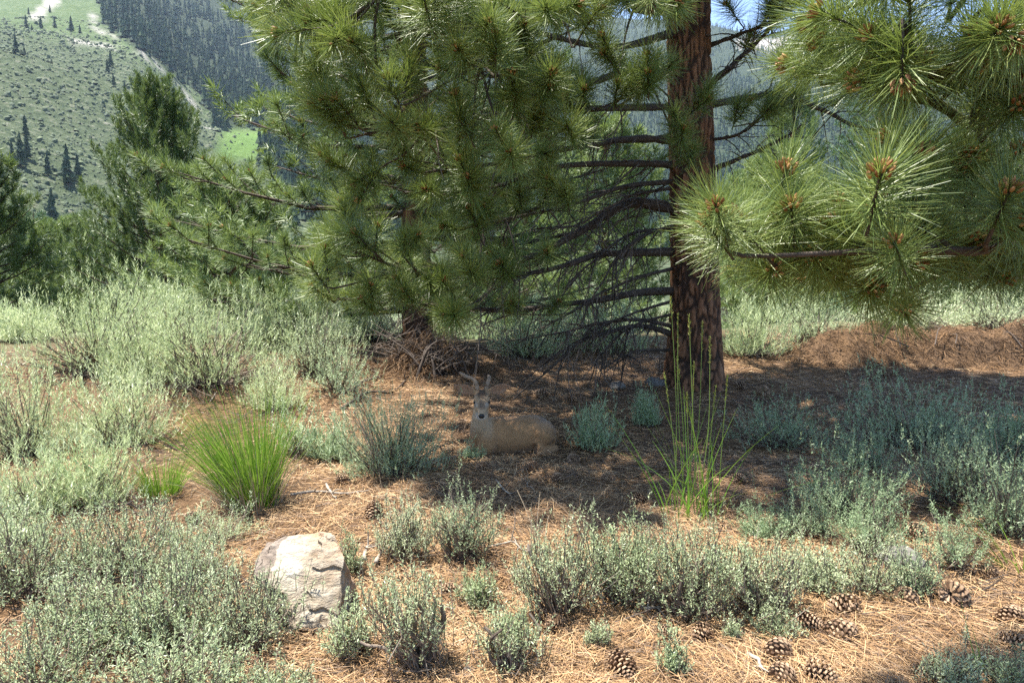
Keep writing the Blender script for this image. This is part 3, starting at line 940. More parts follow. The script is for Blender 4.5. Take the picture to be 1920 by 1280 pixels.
# --- the main pine
PB = ground_at(1306, 722)
PB[1] = 9.0
PB = at(1306, 722, 9.0); PB[2] = float(H(PB[0], PB[1])) - 0.05
PT = [PB, at(1303, 560, 9.0), at(1297, 300, 9.0), at(1291, 0, 9.0), at(1291, 0, 9.0) + np.array([-0.1, 0, 4]), at(1291, 0, 9.0) + np.array([-0.1, 0.1, 11])]
PT[0] = np.array([PT[1][0] + 0.02, 9.0, PB[2]])
def on_trunk(py, side=-1):
    return at(1297 + (py - 300) * 0.012 + side * 25, py, 9.0)
def deeper(Y):
    return 9.0 - (9.0 - Y) * 0.72
def LB(py, way, side=-1, **kw):
    pts = [on_trunk(py, side)] + [at(w[0], w[1], deeper(w[2])) for w in way]
    return dict(pts=pts, **kw)
limbs = [
    LB(60, [(1150, 90, 7.6), (1000, 60, 6.0), (830, 40, 4.0)], n=9, zone=(0.35, 1), reach=0.6, twigs=8, r0=0.045),
    LB(130, [(1180, 135, 8.2), (1060, 165, 7.0), (930, 125, 5.0), (880, 120, 3.9)], n=9, zone=(0.4, 1), reach=0.6, twigs=22, r0=0.045),
    LB(200, [(1100, 205, 7.6), (940, 215, 5.8), (800, 250, 4.8), (650, 235, 4.3)], n=10, zone=(0.45, 1), reach=0.55, twigs=20, r0=0.04),
    LB(262, [(1180, 262, 8.6), (1110, 270, 8.0), (960, 300, 6.5), (790, 320, 5.0)], n=8, zone=(0.5, 1), reach=0.5, twigs=29, r0=0.05),
    LB(310, [(1180, 306, 8.6), (1040, 313, 7.8), (930, 350, 6.7), (760, 360, 5.4)], n=8, zone=(0.5, 1), reach=0.5, twigs=29, r0=0.045),
    LB(392, [(1190, 380, 8.8), (1150, 395, 8.5), (1080, 440, 8.0), (1000, 480, 7.4), (930, 494, 6.9), (790, 500, 6.0)], n=6, zone=(0.62, 1), reach=0.5, twigs=60, tl=0.8, r0=0.068, tz=(0.08, 0.75)),
    LB(472, [(1180, 474, 8.7), (1110, 480, 8.2), (1000, 512, 7.3), (820, 520, 6.0), (660, 470, 5.2)], n=10, zone=(0.55, 1), reach=0.5, twigs=51, tl=0.7, r0=0.05),
    LB(545, [(1200, 548, 8.7), (1100, 566, 8.2), (960, 582, 7.3), (800, 572, 6.4), (640, 560, 5.6)], n=11, zone=(0.5, 1), reach=0.5, twigs=51, tl=0.6, r0=0.05),
    LB(632, [(1210, 612, 8.8), (1150, 620, 8.4), (1090, 640, 8.0), (1030, 690, 7.6), (962, 745, 7.4)], n=0, twigs=29, tl=0.55, r0=0.034, r1=0.008),
    LB(615, [(1200, 600, 8.8), (1120, 606, 8.3), (1040, 625, 7.9), (950, 640, 7.4)], n=0, twigs=34, tl=0.5, r0=0.026, r1=0.006),
    LB(655, [(1190, 660, 8.7), (1130, 690, 8.4)], n=0, twigs=11, tl=0.5, r0=0.02, r1=0.006),
    LB(430, [(1180, 440, 8.5), (1100, 500, 7.9), (1030, 570, 7.4)], n=0, twigs=34, tl=0.6, r0=0.022, r1=0.006),
    LB(340, [(1170, 350, 8.4), (1080, 380, 7.6), (960, 410, 6.6), (860, 430, 5.8)], n=6, zone=(0.55, 1), reach=0.5, twigs=34, tl=0.6, r0=0.03),
    LB(20, [(1200, 20, 6.5), (1190, 0, 4.6), (1215, 15, 3.35)], n=4, zone=(0.55, 1), reach=0.4, r0=0.05),
    LB(-60, [(1100, -60, 7), (950, -70, 5.2), (760, -20, 4.2), (640, 40, 4.0)], n=11, zone=(0.4, 1), reach=0.6, r0=0.05),
    LB(-20, [(1090, 0, 7.0), (1060, 20, 5.2), (1040, 40, 4.0)], n=6, zone=(0.4, 1), reach=0.5, r0=0.045),
    LB(110, [(1230, 150, 7.4), (1210, 165, 5.6)], n=4, zone=(0.5, 1), reach=0.4, r0=0.035, twigs=6),
    LB(-90, [(900, -120, 6.5), (700, -90, 5.2), (560, 10, 4.6)], n=9, zone=(0.45, 1), reach=0.6, r0=0.05),
    LB(165, [(1370, 125, 8.8), (1420, 78, 8.6), (1485, -10, 8.4)], 1, n=4, zone=(0.3, 0.9), reach=0.5, twigs=18, tl=0.5, r0=0.045, hang=0.4),
    LB(198, [(1400, 185, 8.8), (1470, 178, 8.5), (1540, 205, 8.1), (1610, 236, 7.7), (1690, 245, 7.2)], 1, n=4, zone=(0.3, 1), reach=0.45, twigs=18, tl=0.6, r0=0.045),
    LB(322, [(1400, 292, 8.8), (1450, 268, 8.7), (1503, 232, 8.6)], 1, n=0, twigs=11, tl=0.6, r0=0.032),
    LB(90, [(1400, 60, 8.6), (1470, 30, 8.2)], 1, n=4, zone=(0.3, 1), reach=0.4, twigs=8, tl=0.4, r0=0.03),
    LB(265, [(1390, 250, 8.6), (1430, 215, 8.4)], 1, n=4, zone=(0.4, 1), reach=0.35, twigs=8, tl=0.4, r0=0.022),
    LB(585, [(1190, 610, 8.7), (1130, 660, 8.3), (1100, 730, 8.1)], n=0, twigs=16, tl=0.6, r0=0.018, r1=0.005, hang=1.2),
    LB(560, [(1180, 590, 8.5), (1080, 640, 7.9), (1010, 700, 7.5)], n=0, twigs=19, tl=0.6, r0=0.02, r1=0.005, hang=1.2),
    LB(500, [(1170, 530, 8.4), (1060, 590, 7.7), (960, 650, 7.2)], n=0, twigs=21, tl=0.6, r0=0.022, r1=0.005, hang=1.1),
    LB(420, [(1190, 450, 8.2), (1120, 540, 7.6), (1080, 620, 7.3)], n=0, twigs=21, tl=0.6, r0=0.02, r1=0.005, hang=1.1),
    LB(350, [(1180, 370, 8.3), (1080, 420, 7.6), (1000, 430, 7.0)], n=0, twigs=19, tl=0.6, r0=0.022, r1=0.005, hang=1.0),
    LB(365, [(1380, 385, 8.8), (1400, 430, 8.7)], 1, n=0, twigs=6, tl=0.4, r0=0.014),
]
rg = rng('extra')
extra = []
for (px, py, Y) in [(815, 30, 3.5), (925, 110, 3.6), (760, 170, 3.9), (690, 110, 4.1), (620, 60, 4.2), (640, 240, 4.3), (700, 215, 4.2), (875, 235, 4.1),
                    (950, 285, 4.0), (705, 330, 4.6), (880, 350, 4.6), (680, 460, 4.6), (765, 465, 4.6), (615, 515, 4.6), (890, 510, 5.2), (770, 555, 5.0), (850, 590, 5.3), (700, 570, 5.0), (960, 190, 4.5), (1020, 175, 4.6), (1090, 65, 4.0), (1030, 25, 4.0),
                    (1215, 155, 5.0), (1165, 180, 5.4), (1060, 250, 5.0), (1055, 375, 6.0), (560, 15, 4.4), (600, 140, 4.8), (1300, 200, 6.5),
                    (790, 40, 4.0), (860, 100, 4.4), (740, 60, 4.4), (670, 20, 4.6), (980, 80, 4.6), (1150, 110, 5.0), (1120, 30, 4.6), (900, 20, 4.4),
                    (650, 320, 5.0), (760, 280, 5.0), (900, 440, 5.6), (950, 510, 6.0), (1000, 230, 5.2), (1090, 200, 5.6), (820, 540, 5.6), (660, 410, 5.4)]:
    extra.append((px, py, deeper(Y), rg.normal() * 0.45 - 0.15, -0.45 + rg.normal() * 0.3, 0.75 + rg.normal() * 0.3))
for (px, py, Y) in [(1386, 220, 8.2), (1285, 300, 7.8), (1385, 40, 8.4), (1450, 145, 8.3), (1490, 215, 8.2), (1270, 250, 7.0)]:
    extra.append((px, py, Y, rg.normal() * 0.3, -0.5, 0.7))

hidden = []
rgh = rng('hidden')
top_c = PT[3]
for q in range(64):  # unseen crown above the frame, limb lengths cut to shape its shade
    zz = 5.7 + 9.5 * (q / 64)
    a = q * 2.399 + 0.4
    dx, dy = math.cos(a), math.sin(a)
    Lr = (4.6 - 0.26 * (zz - 5.5)) * rgh.uniform(0.75, 1.1)
    if dy < 0:
        Lr = min(Lr, (4.0 - 0.15 * (zz - 5.7)) / max(-dy, 0.3))
    else:
        Lr = min(Lr * (1 - 0.5 * dy), 0.8 / max(dy, 0.12))
    if dx < -0.1:
        Lr = min(Lr, 3.3 / max(-dx, 0.3))
    Lr = max(Lr, 0.5)
    base_p = np.array([top_c[0], top_c[1], zz])
    d = np.array([dx, dy, 0])
    hidden.append(dict(pts=[base_p, base_p + d * Lr * 0.5 + np.array([0, 0, 0.12 * Lr]), base_p + d * Lr + np.array([0, 0, 0.05 * Lr])], n=int(16 + 8 * Lr), r0=0.055, reach=0.95))
for q in range(8):  # unseen limbs to the left, added to shade the ground behind the deer
    a = math.radians(176 + 32 * (q % 4) / 3.0)
    base_p = np.array([top_c[0], top_c[1], 5.5 + 0.3 * q])
    d = np.array([math.cos(a), math.sin(a), 0])
    hidden.append(dict(pts=[base_p, base_p + d * 2.3 + np.array([0, 0, 0.4]), base_p + d * 4.6 + np.array([0, 0, 0.3])], n=52, r0=0.055, reach=0.9))
for q in range(22):  # unseen forward fan of limbs, added to shade the thicket on the right
    a = math.radians(-126 + 106 * (q % 11) / 10.0 + (5 if q > 10 else 0))
    zz = 5.3 + 0.22 * (q % 11) + (1.6 if q > 10 else 0)
    Lr = rgh.uniform(3.6, 4.3)
    base_p = np.array([top_c[0], top_c[1], zz])
    d = np.array([math.cos(a), math.sin(a), 0])
    hidden.append(dict(pts=[base_p, base_p + d * Lr * 0.5 + np.array([0, 0, 0.15 * Lr]), base_p + d * Lr + np.array([0, 0, 0.12 * Lr])], n=40, r0=0.055, reach=1.0))
main_pine, n_main = near_pine('pine_tree', 'big pine with thick reddish brown trunk and bare lower branches above the deer', PT[0], PT, [0.36, 0.305, 0.275, 0.255, 0.20, 0.03], 110, 420, 11, limbs, extra, TUFT_MID, 0.05, 300, hidden, 1.3)

# purple young cone among the needles at the top of the frame
c = at(1221, 12, deeper(3.22))
mb = MB()
rgc = rng('young cone')
for q in range(70):
    t = (q + 0.5) / 70
    a = q * 2.399
    rr = 0.030 * math.sin(math.pi * (0.12 + 0.85 * t)) ** 0.7
    p = np.array([rr * math.cos(a), rr * math.sin(a), -0.045 + 0.09 * t])
    o_ = norm([math.cos(a), math.sin(a), 0.35])
    tubes(mb, [p - o_ * 0.012, p + o_ * 0.002, p + o_ * 0.007], [0.006, 0.0075, 0.001], 5)
o = mb.build('young_cone', [CONE_GREEN], main_pine)
o.location = [float(k) for k in c - PT[0]]
o.rotation_euler = (0.9, 0.2, 0)
o['label'] = 'purplish young cone among green needles'

# --- the pine whose branches reach in from the right
RB = np.array([4.5, 3.3, 0.0]); RB[2] = float(H(RB[0], RB[1])) - 0.05
RT = [RB, RB + np.array([0.02, 0, 1.6]), RB + np.array([0.0, 0.03, 3.2]), RB + np.array([0, 0, 5.4])]
def RL(z, way, **kw):
    s = RB + np.array([0, 0, z])
    return dict(pts=[s] + [at(*w) for w in way], **kw)
limbs = [
    RL(1.5, [(1960, 470, 2.95), (1740, 490, 2.8), (1580, 500, 2.75), (1430, 470, 2.7)], n=10, zone=(0.4, 0.95), reach=0.34, r0=0.03, up=0.7),
    RL(1.7, [(1990, 440, 2.8), (1860, 470, 2.5), (1720, 470, 2.4), (1620, 455, 2.35)], n=6, zone=(0.45, 0.95), reach=0.28, r0=0.026, up=0.8),
    RL(2.0, [(1960, 330, 3.1), (1860, 280, 3.1), (1800, 318, 3.0), (1735, 352, 2.9)], n=6, zone=(0.4, 1), reach=0.3, r0=0.025),
    RL(2.4, [(1980, 170, 3.0), (1850, 240, 2.9), (1760, 200, 2.75), (1650, 160, 2.8), (1540, 140, 3.1)], n=10, zone=(0.35, 1), reach=0.36, r0=0.028),
    RL(2.9, [(1990, 20, 2.9), (1850, 100, 2.6), (1760, 150, 2.5), (1690, 100, 2.4)], n=10, zone=(0.4, 1), reach=0.34, r0=0.028),
    RL(3.0, [(1960, -40, 2.8), (1820, -30, 2.6), (1680, -20, 2.5)], n=10, zone=(0.4, 1), reach=0.34, r0=0.028),
]
extra = []
for e in [(1362, 437, 2.28, -0.45, -0.62, 0.55), (1452, 398, 2.6, 0.0, -0.5, 0.75), (1478, 468, 2.7, 0.5, -0.5, 0.4), (1432, 516, 2.7, -0.1, -0.7, 0.1),
          (1632, 412, 2.2, -0.15, -0.55, 0.75), (1690, 374, 2.45, 0.1, -0.5, 0.8), (1862, 428, 2.3, -0.1, -0.55, 0.75), (1904, 416, 2.4, 0.2, -0.5, 0.7),
          (1692, 70, 2.3, -0.1, -0.25, -0.85), (1776, 176, 2.5, 0.0, -0.8, 0.35), (1816, 152, 2.6, 0.3, -0.6, 0.6), (1845, 200, 2.6, 0.1, -0.7, 0.5),
          (1862, 241, 2.5, -0.1, -0.85, 0.25), (1735, 172, 2.6, -0.4, -0.6, 0.4), (1650, 158, 2.8, -0.6, -0.5, 0.3), (1540, 132, 3.1, -0.3, -0.4, 0.8),
          (1740, 350, 2.9, -0.4, -0.5, 0.6), (1786, 358, 2.9, 0.2, -0.6, 0.6), (1852, 398, 2.8, 0.0, -0.6, 0.6), 
          (1560, 530, 2.9, -0.2, -0.7, 0.2), (1622, 545, 2.8, -0.2, -0.7, 0.1), (1720, 492, 2.8, -0.2, -0.7, 0.3), (1862, 40, 2.2, 0.0, -0.6, -0.5), (1905, 20, 2.35, 0.2, -0.6, 0.5),
          (1780, 20, 2.6, -0.2, -0.5, 0.6), (1880, 330, 2.8, -0.2, -0.7, 0.4), (1900, 120, 2.5, -0.3, -0.6, 0.3), (1680, 565, 3.0, -0.2, -0.6, -0.1),
          (1520, 440, 2.8, -0.2, -0.6, 0.4), (1560, 470, 2.8, 0.2, -0.6, 0.3), (1780, 480, 2.7, 0.1, -0.7, 0.3), (1900, 490, 2.7, 0, -0.7, 0.3),
          (1660, 500, 2.7, 0.1, -0.7, 0.1), (1840, 520, 2.9, 0, -0.7, 0.0), (1420, 462, 2.45, -0.6, -0.4, 0.5), (1490, 452, 2.5, -0.3, -0.5, 0.6), (1565, 445, 2.55, -0.2, -0.5, 0.7), (1530, 500, 2.6, -0.3, -0.6, 0.2)]:
    extra.append(e)
hidden = []
for q in range(14):
    zz = 3.2 + 2.1 * q / 14
    a = q * 2.399
    Lr = (1.7 - 0.55 * (zz - 3.2))
    bp = RB + np.array([0, 0, zz])
    d = np.array([math.cos(a), math.sin(a), 0.25])
    hidden.append(dict(pts=[bp, bp + d * Lr * 0.5, bp + d * Lr], n=7, r0=0.02, reach=0.4))
near_pine('pine_tree', 'nearby pine whose long needled boughs with orange buds hang in from the right', RB, RT, [0.13, 0.11, 0.08, 0.02], 48, 160, 23, limbs, extra, TUFT_HI, 0.03, 300, hidden, 0.95)

# ------------------------------------------------------------------ pines of the middle distance
def whorled(root, base, height, radius, n_whorl, per, rg, droop, z0=0.06, power=0.8, r_trunk=0.2, lean=0.0, up=1.0):
    """limb paths of a whole tree"""
    out = []
    for w in range(n_whorl):
        f = z0 + (1 - z0) * (w / n_whorl) ** 0.95
        for k in range(per):
            a = w * 1.3 + k * 2 * math.pi / per + rg.normal() * 0.25
            L = radius * ((1 - f) ** power) * rg.uniform(0.7, 1.15) + 0.15
            d = np.array([math.cos(a), math.sin(a), 0])
            b = base + np.array([lean * f * height, 0, f * height + rg.normal() * 0.1])
            rise = (0.30 + 0.75 * f) * L * rg.uniform(0.7, 1.3) * up
            out.append(spline([b, b + d * L * 0.5 + np.array([0, 0, rise * 0.35 - droop * L * 0.1]), b + d * L + np.array([0, 0, rise])], 9))
    return out

def mid_pine(name, label, base, height, radius, seed, n_whorl=14, per=5, tpl=6, templates=TUFT_FARA, mats=None, tscale=1.0, r_trunk=0.15, droop=0.5, parts=0, reach=0.5, power=0.8, group='pines standing beyond the sagebrush', upness=0.9, z0=0.06, trunk_shown=True, cat='pine tree', rise=1.0):
    mats = mats or [NEEDLE_FAR, WOOD, BUD]
    rg = rng('mid%d' % seed)
    root = thing(name, label, cat, base, group)
    base = np.asarray(base, float)
    build_trunk(root, base, [base - np.array([0, 0, 0.3]), base + np.array([0.03, 0, height * 0.5]), base + np.array([0, 0, height])], [r_trunk * 1.15, r_trunk * 0.75, 0.02], 20 if base[1] < 40 else 10, int(30 + height * (8 if base[1] < 40 else 3)), seed)
    paths = whorled(root, base, height, radius, n_whorl, per, rg, droop, z0, power, up=rise)
    P, A, own = [], [], []
    lm = []
    for i, pa in enumerate(paths):
        mb = MB()
        L = np.linalg.norm(pa[-1] - pa[0])
        tubes(mb, pa[::2], np.linspace(r_trunk * 0.25, 0.008, 5), 4)
        n = max(3, int(1.5 * tpl * (0.35 + 0.65 * L / radius)))
        p, a = limb_tufts(pa, n, (0.2, 1.0), rg, reach * (0.4 + 0.6 * L / radius), upness, mb if parts else None)
        P += p; A += a; own += [i] * len(p)
        lm.append(mb)
    P = np.array(P); A = np.array(A)
    S = tscale * rg.uniform(0.85, 1.2, len(P))
    chosen = np.zeros(len(P), bool)
    if parts:
        px, py, dz = project(P)
        vis = (px > -60) & (px < 1980) & (py > -60) & (py < 760)
        score = np.where(vis, 1 / dz, 0)
        chosen[np.argsort(-score)[:parts]] = True
        chosen &= vis
        for i, mb in enumerate(lm):
            o = mb.build('branch', [WOOD], root, True, base)
            for j in np.nonzero(chosen)[0]:
                if own[j] == i:
                    tuft_obj(TUFT_T2M[int(rg.integers(0, 3))], o, base, P[j], A[j], S[j], rg)
    else:
        jm = MB()
        for mb in lm:
            jm.add(*mb.arrays()[:2])
        o = jm.build('limbs', [WOOD], root, True, base)
        tag(o, kind='stuff')
    fm = MB()
    rest = np.nonzero(~chosen)[0]
    wh = rg.integers(0, len(templates), len(rest))
    for k in range(len(templates)):
        s = rest[wh == k]
        place(fm, templates[k], frames(A[s], rg), P[s], S[s])
    o = fm.build('crown', mats, root, False, base)
    tag(o, kind='stuff')
    return root

def foot(px, Y):
    """point on the ground at depth Y below image column px"""
    x = (px - 960) / 1280 * Y
    return np.array([x, Y, float(H(x, Y)) - 0.05])

mid_pine('pine_tree', 'large dense pine with dark trunk left behind the big pine', foot(782, 13.0), 14.0, 4.05, 1, 25, 6, 13, TUFT_T2A, None, 1.25, 0.26, 0.6, 300, 0.8, 0.6, rise=0.25)
mid_pine('pine_tree', 'young cone shaped pine with upright tips against the brushy hillside', foot(312, 22.0), 7.8, 2.8, 2, 20, 7, 8, TUFT_BRUSH, [NEEDLE_DARK, WOOD, BUD], 1.15, 0.14, 0.2, 0, 0.5, 0.85, upness=2.8)
mid_pine('pine_tree', 'pine cut off by the left edge of the picture', foot(-30, 17.0), 4.4, 1.9, 3, 14, 5, 8, TUFT_FARA, [NEEDLE_DARK, WOOD, BUD], 1.15, 0.11, 0.2, 0, 0.5, upness=1.2)
mid_pine('pine_sapling', 'thin young pine nearer the left edge, behind the sagebrush', foot(92, 24.0), 4.0, 1.0, 4, 13, 5, 5, TUFT_FARA, None, 1.1, 0.07, 0.2, 0, 0.3, upness=1.4)
mid_pine('pine_sapling', 'slim sapling between the thin young pine and the cone shaped pine', foot(150, 27.0), 4.9, 1.2, 5, 14, 5, 5, TUFT_FARA, None, 1.2, 0.08, 0.2, 0, 0.35, upness=1.4)
mid_pine('pine_tree', 'bushy pine filling the gap between cone shaped pine and large dense pine', foot(440, 17.0), 3.7, 2.2, 6, 11, 6, 9, TUFT_FARA, None, 1.15, 0.14, 0.4, 0, 0.55, upness=1.0)
mid_pine('pine_tree', 'pale green pine with a rounded top right of the big trunk', foot(1472, 34.0), 12.0, 2.4, 7, 17, 6, 6, TUFT_BRUSH, [NEEDLE_FAR, WOOD, BUD], 1.5, 0.14, 0.2, 0, 0.55, 0.7, upness=2.2)
mid_pine('fir_tree', 'open blue green fir with a dark trunk between the hanging boughs', foot(1632, 27.0), 9.8, 2.6, 8, 15, 5, 9, TUFT_FAR2A, [FIR, WOOD, BUD], 0.95, 0.17, 0.9, 0, 0.6, 0.55, upness=0.15, cat='fir tree')
mid_pine('pine_sapling', 'lit bushy sapling just behind the big trunk on its right', foot(1440, 16.5), 3.7, 1.6, 9, 11, 6, 7, TUFT_FARA, None, 1.0, 0.06, 0.3, 0, 0.4, upness=1.0)
mid_pine('pine_sapling', 'lit sapling seen through the bare twigs left of the big trunk', foot(1130, 19.0), 6.0, 2.3, 10, 13, 6, 8, TUFT_FARA, None, 1.15, 0.09, 0.3, 0, 0.5, upness=1.0)
mid_pine('pine_tree', 'pine behind the bare twigs, between large dense pine and big trunk', foot(985, 24.0), 8.5, 2.9, 11, 14, 6, 8, TUFT_FARA, None, 1.25, 0.12, 0.3, 0, 0.6, upness=1.0)
mid_pine('pine_sapling', 'bushy sapling behind the duff mound under the hanging boughs', foot(1700, 17.5), 3.6, 1.9, 12, 10, 6, 8, TUFT_FARA, None, 1.0, 0.07, 0.3, 0, 0.45, upness=1.0)
mid_pine('pine_sapling', 'sapling behind the duff mound near the right edge', foot(1860, 20.0), 4.6, 2.0, 13, 11, 6, 8, TUFT_FARA, None, 1.1, 0.07, 0.3, 0, 0.5, upness=1.0)
mid_pine('pine_tree', 'slender pine far right, seen between the bough tips', foot(1790, 44.0), 13.5, 3.0, 14, 18, 6, 6, TUFT_FAR2A, None, 1.4, 0.15, 0.3, 0, 0.6, upness=1.2)
mid_pine('pine_tree', 'slender pine seen just right of the big trunk, low in the valley', foot(1375, 48.0), 11.5, 2.6, 15, 16, 6, 6, TUFT_FAR2A, None, 1.4, 0.13, 0.3, 0, 0.6, upness=1.2)

VAL = [(1348, 70, 14.5, 'first valley conifer right of the big trunk'), (1405, 85, 17.0, 'second valley conifer right of the big trunk'), (1432, 62, 12.0, 'short valley conifer in front of the pale rounded pine'),
       (1530, 75, 16.0, 'valley conifer just right of the pale rounded pine'), (1570, 95, 19.0, 'tall valley conifer between pale rounded pine and fir'), (1605, 68, 13.0, 'valley conifer close left of the fir'),
       (1680, 80, 16.5, 'valley conifer close right of the fir'), (1735, 100, 20.0, 'tall valley conifer below the upper right boughs'), (1840, 85, 17.0, 'valley conifer near the right edge behind the boughs'),
       (30, 62, 11.5, 'valley conifer nearest the left edge, behind the cut off pine'), (75, 75, 14.0, 'valley conifer above the thin young pine'), (118, 90, 16.0, 'valley conifer between thin young pine and slim sapling'),
       (205, 80, 13.0, 'valley conifer just left of the cone shaped pine'), (890, 70, 14.0, 'valley conifer right behind the large dense pine'), (1060, 80, 16.0, 'valley conifer seen through the bare limbs'), (1190, 75, 15.0, 'valley conifer close left of the big trunk')]
for k, (px, Y, h, lab) in enumerate(VAL):
    mid_pine('valley_conifer', lab, foot(px, Y), h, h * 0.19, 40 + k, 16, 5, 4, TUFT_FAR2A, [FIR if k % 3 else NEEDLE_DARK, WOOD, BUD], 2.3, 0.16, 0.6, 0, 0.9, 0.9, 'conifers standing in the valley', 0.5, cat='conifer', rise=0.35)

# ------------------------------------------------------------------ sagebrush and other shrubs
LEAF_COUNT = [0]
def shrub(label, px, py, wpx, hpx, kind='sage', seed=None, group='sagebrush and rabbitbrush', lean=(0, 0), name=None, woody=1.0, dens=1.0):
    p = ground_at(px, py)
    d = math.hypot(p[0], p[1])
    sc = p[1] / 1280
    w, h = wpx * sc * 1.18, hpx * sc * 1.10
    if px < 640 and py > 880 and kind == 'sage':
        w *= 1.25
    depth = w * 0.85
    rg = rng('shrub%s%s' % (px, py))
    mats = {'sage': SAGE, 'blue': SAGE_SHADED, 'rabbit': RABBIT, 'shaded_rabbit': SAGE_SHADED, 'yellow': SAGE_YELLOW}[kind]  # the blue kinds take the sage colour with shade painted in
    rabbit = kind in ('rabbit', 'shaded_rabbit')
    root = thing(name or ('rabbitbrush' if rabbit else 'sagebrush'), label, 'shrub', p, group)
    size = 1.0 + 0.07 * max(0, d - 4)          # leaves a little larger where they cannot be resolved
    nt = int(np.clip(dens * rg.uniform(0.8, 1.15) * 1020 * (w * h) ** 0.72 / size ** 1.2, 30, 1150))
    th = rg.random(nt) * 2 * np.pi
    cz = rg.random(nt) ** 0.75
    rho = rg.random(nt) ** 0.34
    sq = np.sqrt(1 - cz ** 2 * 0.96)
    dirs = np.stack([np.cos(th) * sq, np.sin(th) * sq, cz], -1)
    lump = np.clip(1 + 0.75 * fbm(dirs * 2.6 + seed_off(px, py), 3, 7) + rg.normal(size=nt) * 0.10, 0.35, 1.5)
    tip = dirs * (rho * lump)[:, None] * np.array([w / 2, depth / 2, h * 0.98])
    low = (0.30 if not rabbit else 0.18) + (0.22 if woody > 1.2 else 0) + (0.22 if woody > 1.8 else 0)
    tip[:, 2] = np.maximum(tip[:, 2], h * low * (0.35 + 0.9 * rg.random(nt)) + 0.02)
    tip[:, 0] += lean[0] * tip[:, 2]
    tip[:, 1] += lean[1] * tip[:, 2]
    ax = norm(norm(tip) * 0.55 + np.array([0, 0, 0.95 if rabbit else 0.75]) + rg.normal(size=(nt, 3)) * (0.16 if rabbit else 0.3))
    tl = (rg.uniform(0.10, 0.20, nt) if rabbit else rg.uniform(0.06, 0.13, nt)) * min(1.25, 0.55 + h) * size ** 0.5
    b = tip - ax * tl[:, None]
    b[:, 2] = np.maximum(b[:, 2], 0.012)
    # woody stems: from the crown of the root to each leafy twig
    sm = MB()
    base = np.stack([rg.normal(size=nt) * w * 0.06, rg.normal(size=nt) * w * 0.06, np.full(nt, -0.03)], -1)
    mid = base * 0.5 + b * 0.5
    mid[:, :2] *= 1.10
    mid[:, 2] = np.minimum(mid[:, 2] * 0.85, b[:, 2])
    mid += rg.normal(size=(nt, 3)) * 0.035 * woody
    q = np.linspace(0, 1, 4)[None, :, None]
    path = base[:, None] * (1 - q) ** 2 + mid[:, None] * 2 * q * (1 - q) + b[:, None] * q ** 2
    path = path + rg.normal(size=path.shape) * 0.010 * woody * np.array([0, 1, 1, 0])[None, :, None]
    use = rg.random(nt) < (0.36 if d < 6 else 0.22)
    rad = np.linspace(1.15, 0.45, 4)[None] * (0.0034 * size * rg.uniform(0.7, 1.5, nt) * (0.7 + 0.6 * h))[:, None]
    tubes(sm, path[use], rad[use], 3)
    if d < 4.5:
        tubes(sm, np.stack([b, tip], 1), np.array([0.0022, 0.001]) * size, 3)
    if woody > 1.2:                              # thick gnarled trunks
        if woody > 1.8:
            for pa_, r0_, r1_ in (([[0, 0, -0.05], [0.02, 0, 0.10], [0.075, 0.01, 0.20], [0.06, 0, 0.30]], 0.021, 0.009), ([[0.015, 0, 0.08], [-0.06, -0.02, 0.17], [-0.13, 0, 0.27]], 0.014, 0.006),
                                  ([[0, 0, 0.02], [-0.10, -0.03, 0.10], [-0.20, -0.03, 0.115], [-0.29, -0.02, 0.14]], 0.012, 0.006), ([[0.05, 0, 0.16], [0.0, 0.02, 0.25], [-0.06, 0.02, 0.33]], 0.012, 0.005)):
                tubes(sm, wiggle(spline(pa_, 12), 0.03, rg, int(rg.integers(1, 999))), np.linspace(r0_, r1_, 12), 8)
        for t in range(4 if woody <= 1.8 else 0):
            a = rg.random() * 6.28
            e = np.array([math.cos(a) * w * 0.28, math.sin(a) * w * 0.2, h * rg.uniform(0.45, 0.7)])
            e[0] += lean[0] * e[2]
            pa = spline([[0, 0, -0.05], e * 0.35 + rg.normal(size=3) * 0.03, e * 0.7 + rg.normal(size=3) * 0.04, e], 9)
            tubes(sm, pa, np.linspace(0.017, 0.006, 9) * (0.6 + h), 6)
    tag(sm.build('stems', [STEM], root, False), kind='stuff')
    # leaves
    leafscale = rg.uniform(0.9, 1.2)
    nl = (12 if rabbit else 14) if d < 5.2 else (10 if rabbit else 11)
    s = (np.arange(nl)[None] + rg.random((nt, nl))) / nl
    P = b[:, None] + (tip - b)[:, None] * (0.12 + 0.9 * s)[..., None]
    al = np.radians(np.where(s > 0.85, 28, 58) + rg.normal(size=s.shape) * 14) * (0.7 if rabbit else 1.0)
    u = perp(ax, rg); vv = np.cross(ax, u)
    az = rg.random((nt, nl)) * 2 * np.pi
    rad_d = u[:, None] * np.cos(az)[..., None] + vv[:, None] * np.sin(az)[..., None]
    D = ax[:, None] * np.cos(al)[..., None] + rad_d * np.sin(al)[..., None]
    ll = (rg.uniform(0.026, 0.046, s.shape) if rabbit else rg.uniform(0.012, 0.023, s.shape)) * size * leafscale
    ww = ll * (0.12 if rabbit else 0.26) * (1.15 if d > 6 else 1)
    bare = rg.random(nt) < 0.10                 # dead twig ends
    P, D, ll, ww = P[~bare], D[~bare], ll[~bare], ww[~bare]
    fm = MB()
    leaves(fm, P.reshape(-1, 3), D.reshape(-1, 3), ll.ravel(), ww.ravel(), rg, 0, d > 5.2)
    # upright flowering shoots
    ns = int(nt * (0.07 if not rabbit else 0.0))
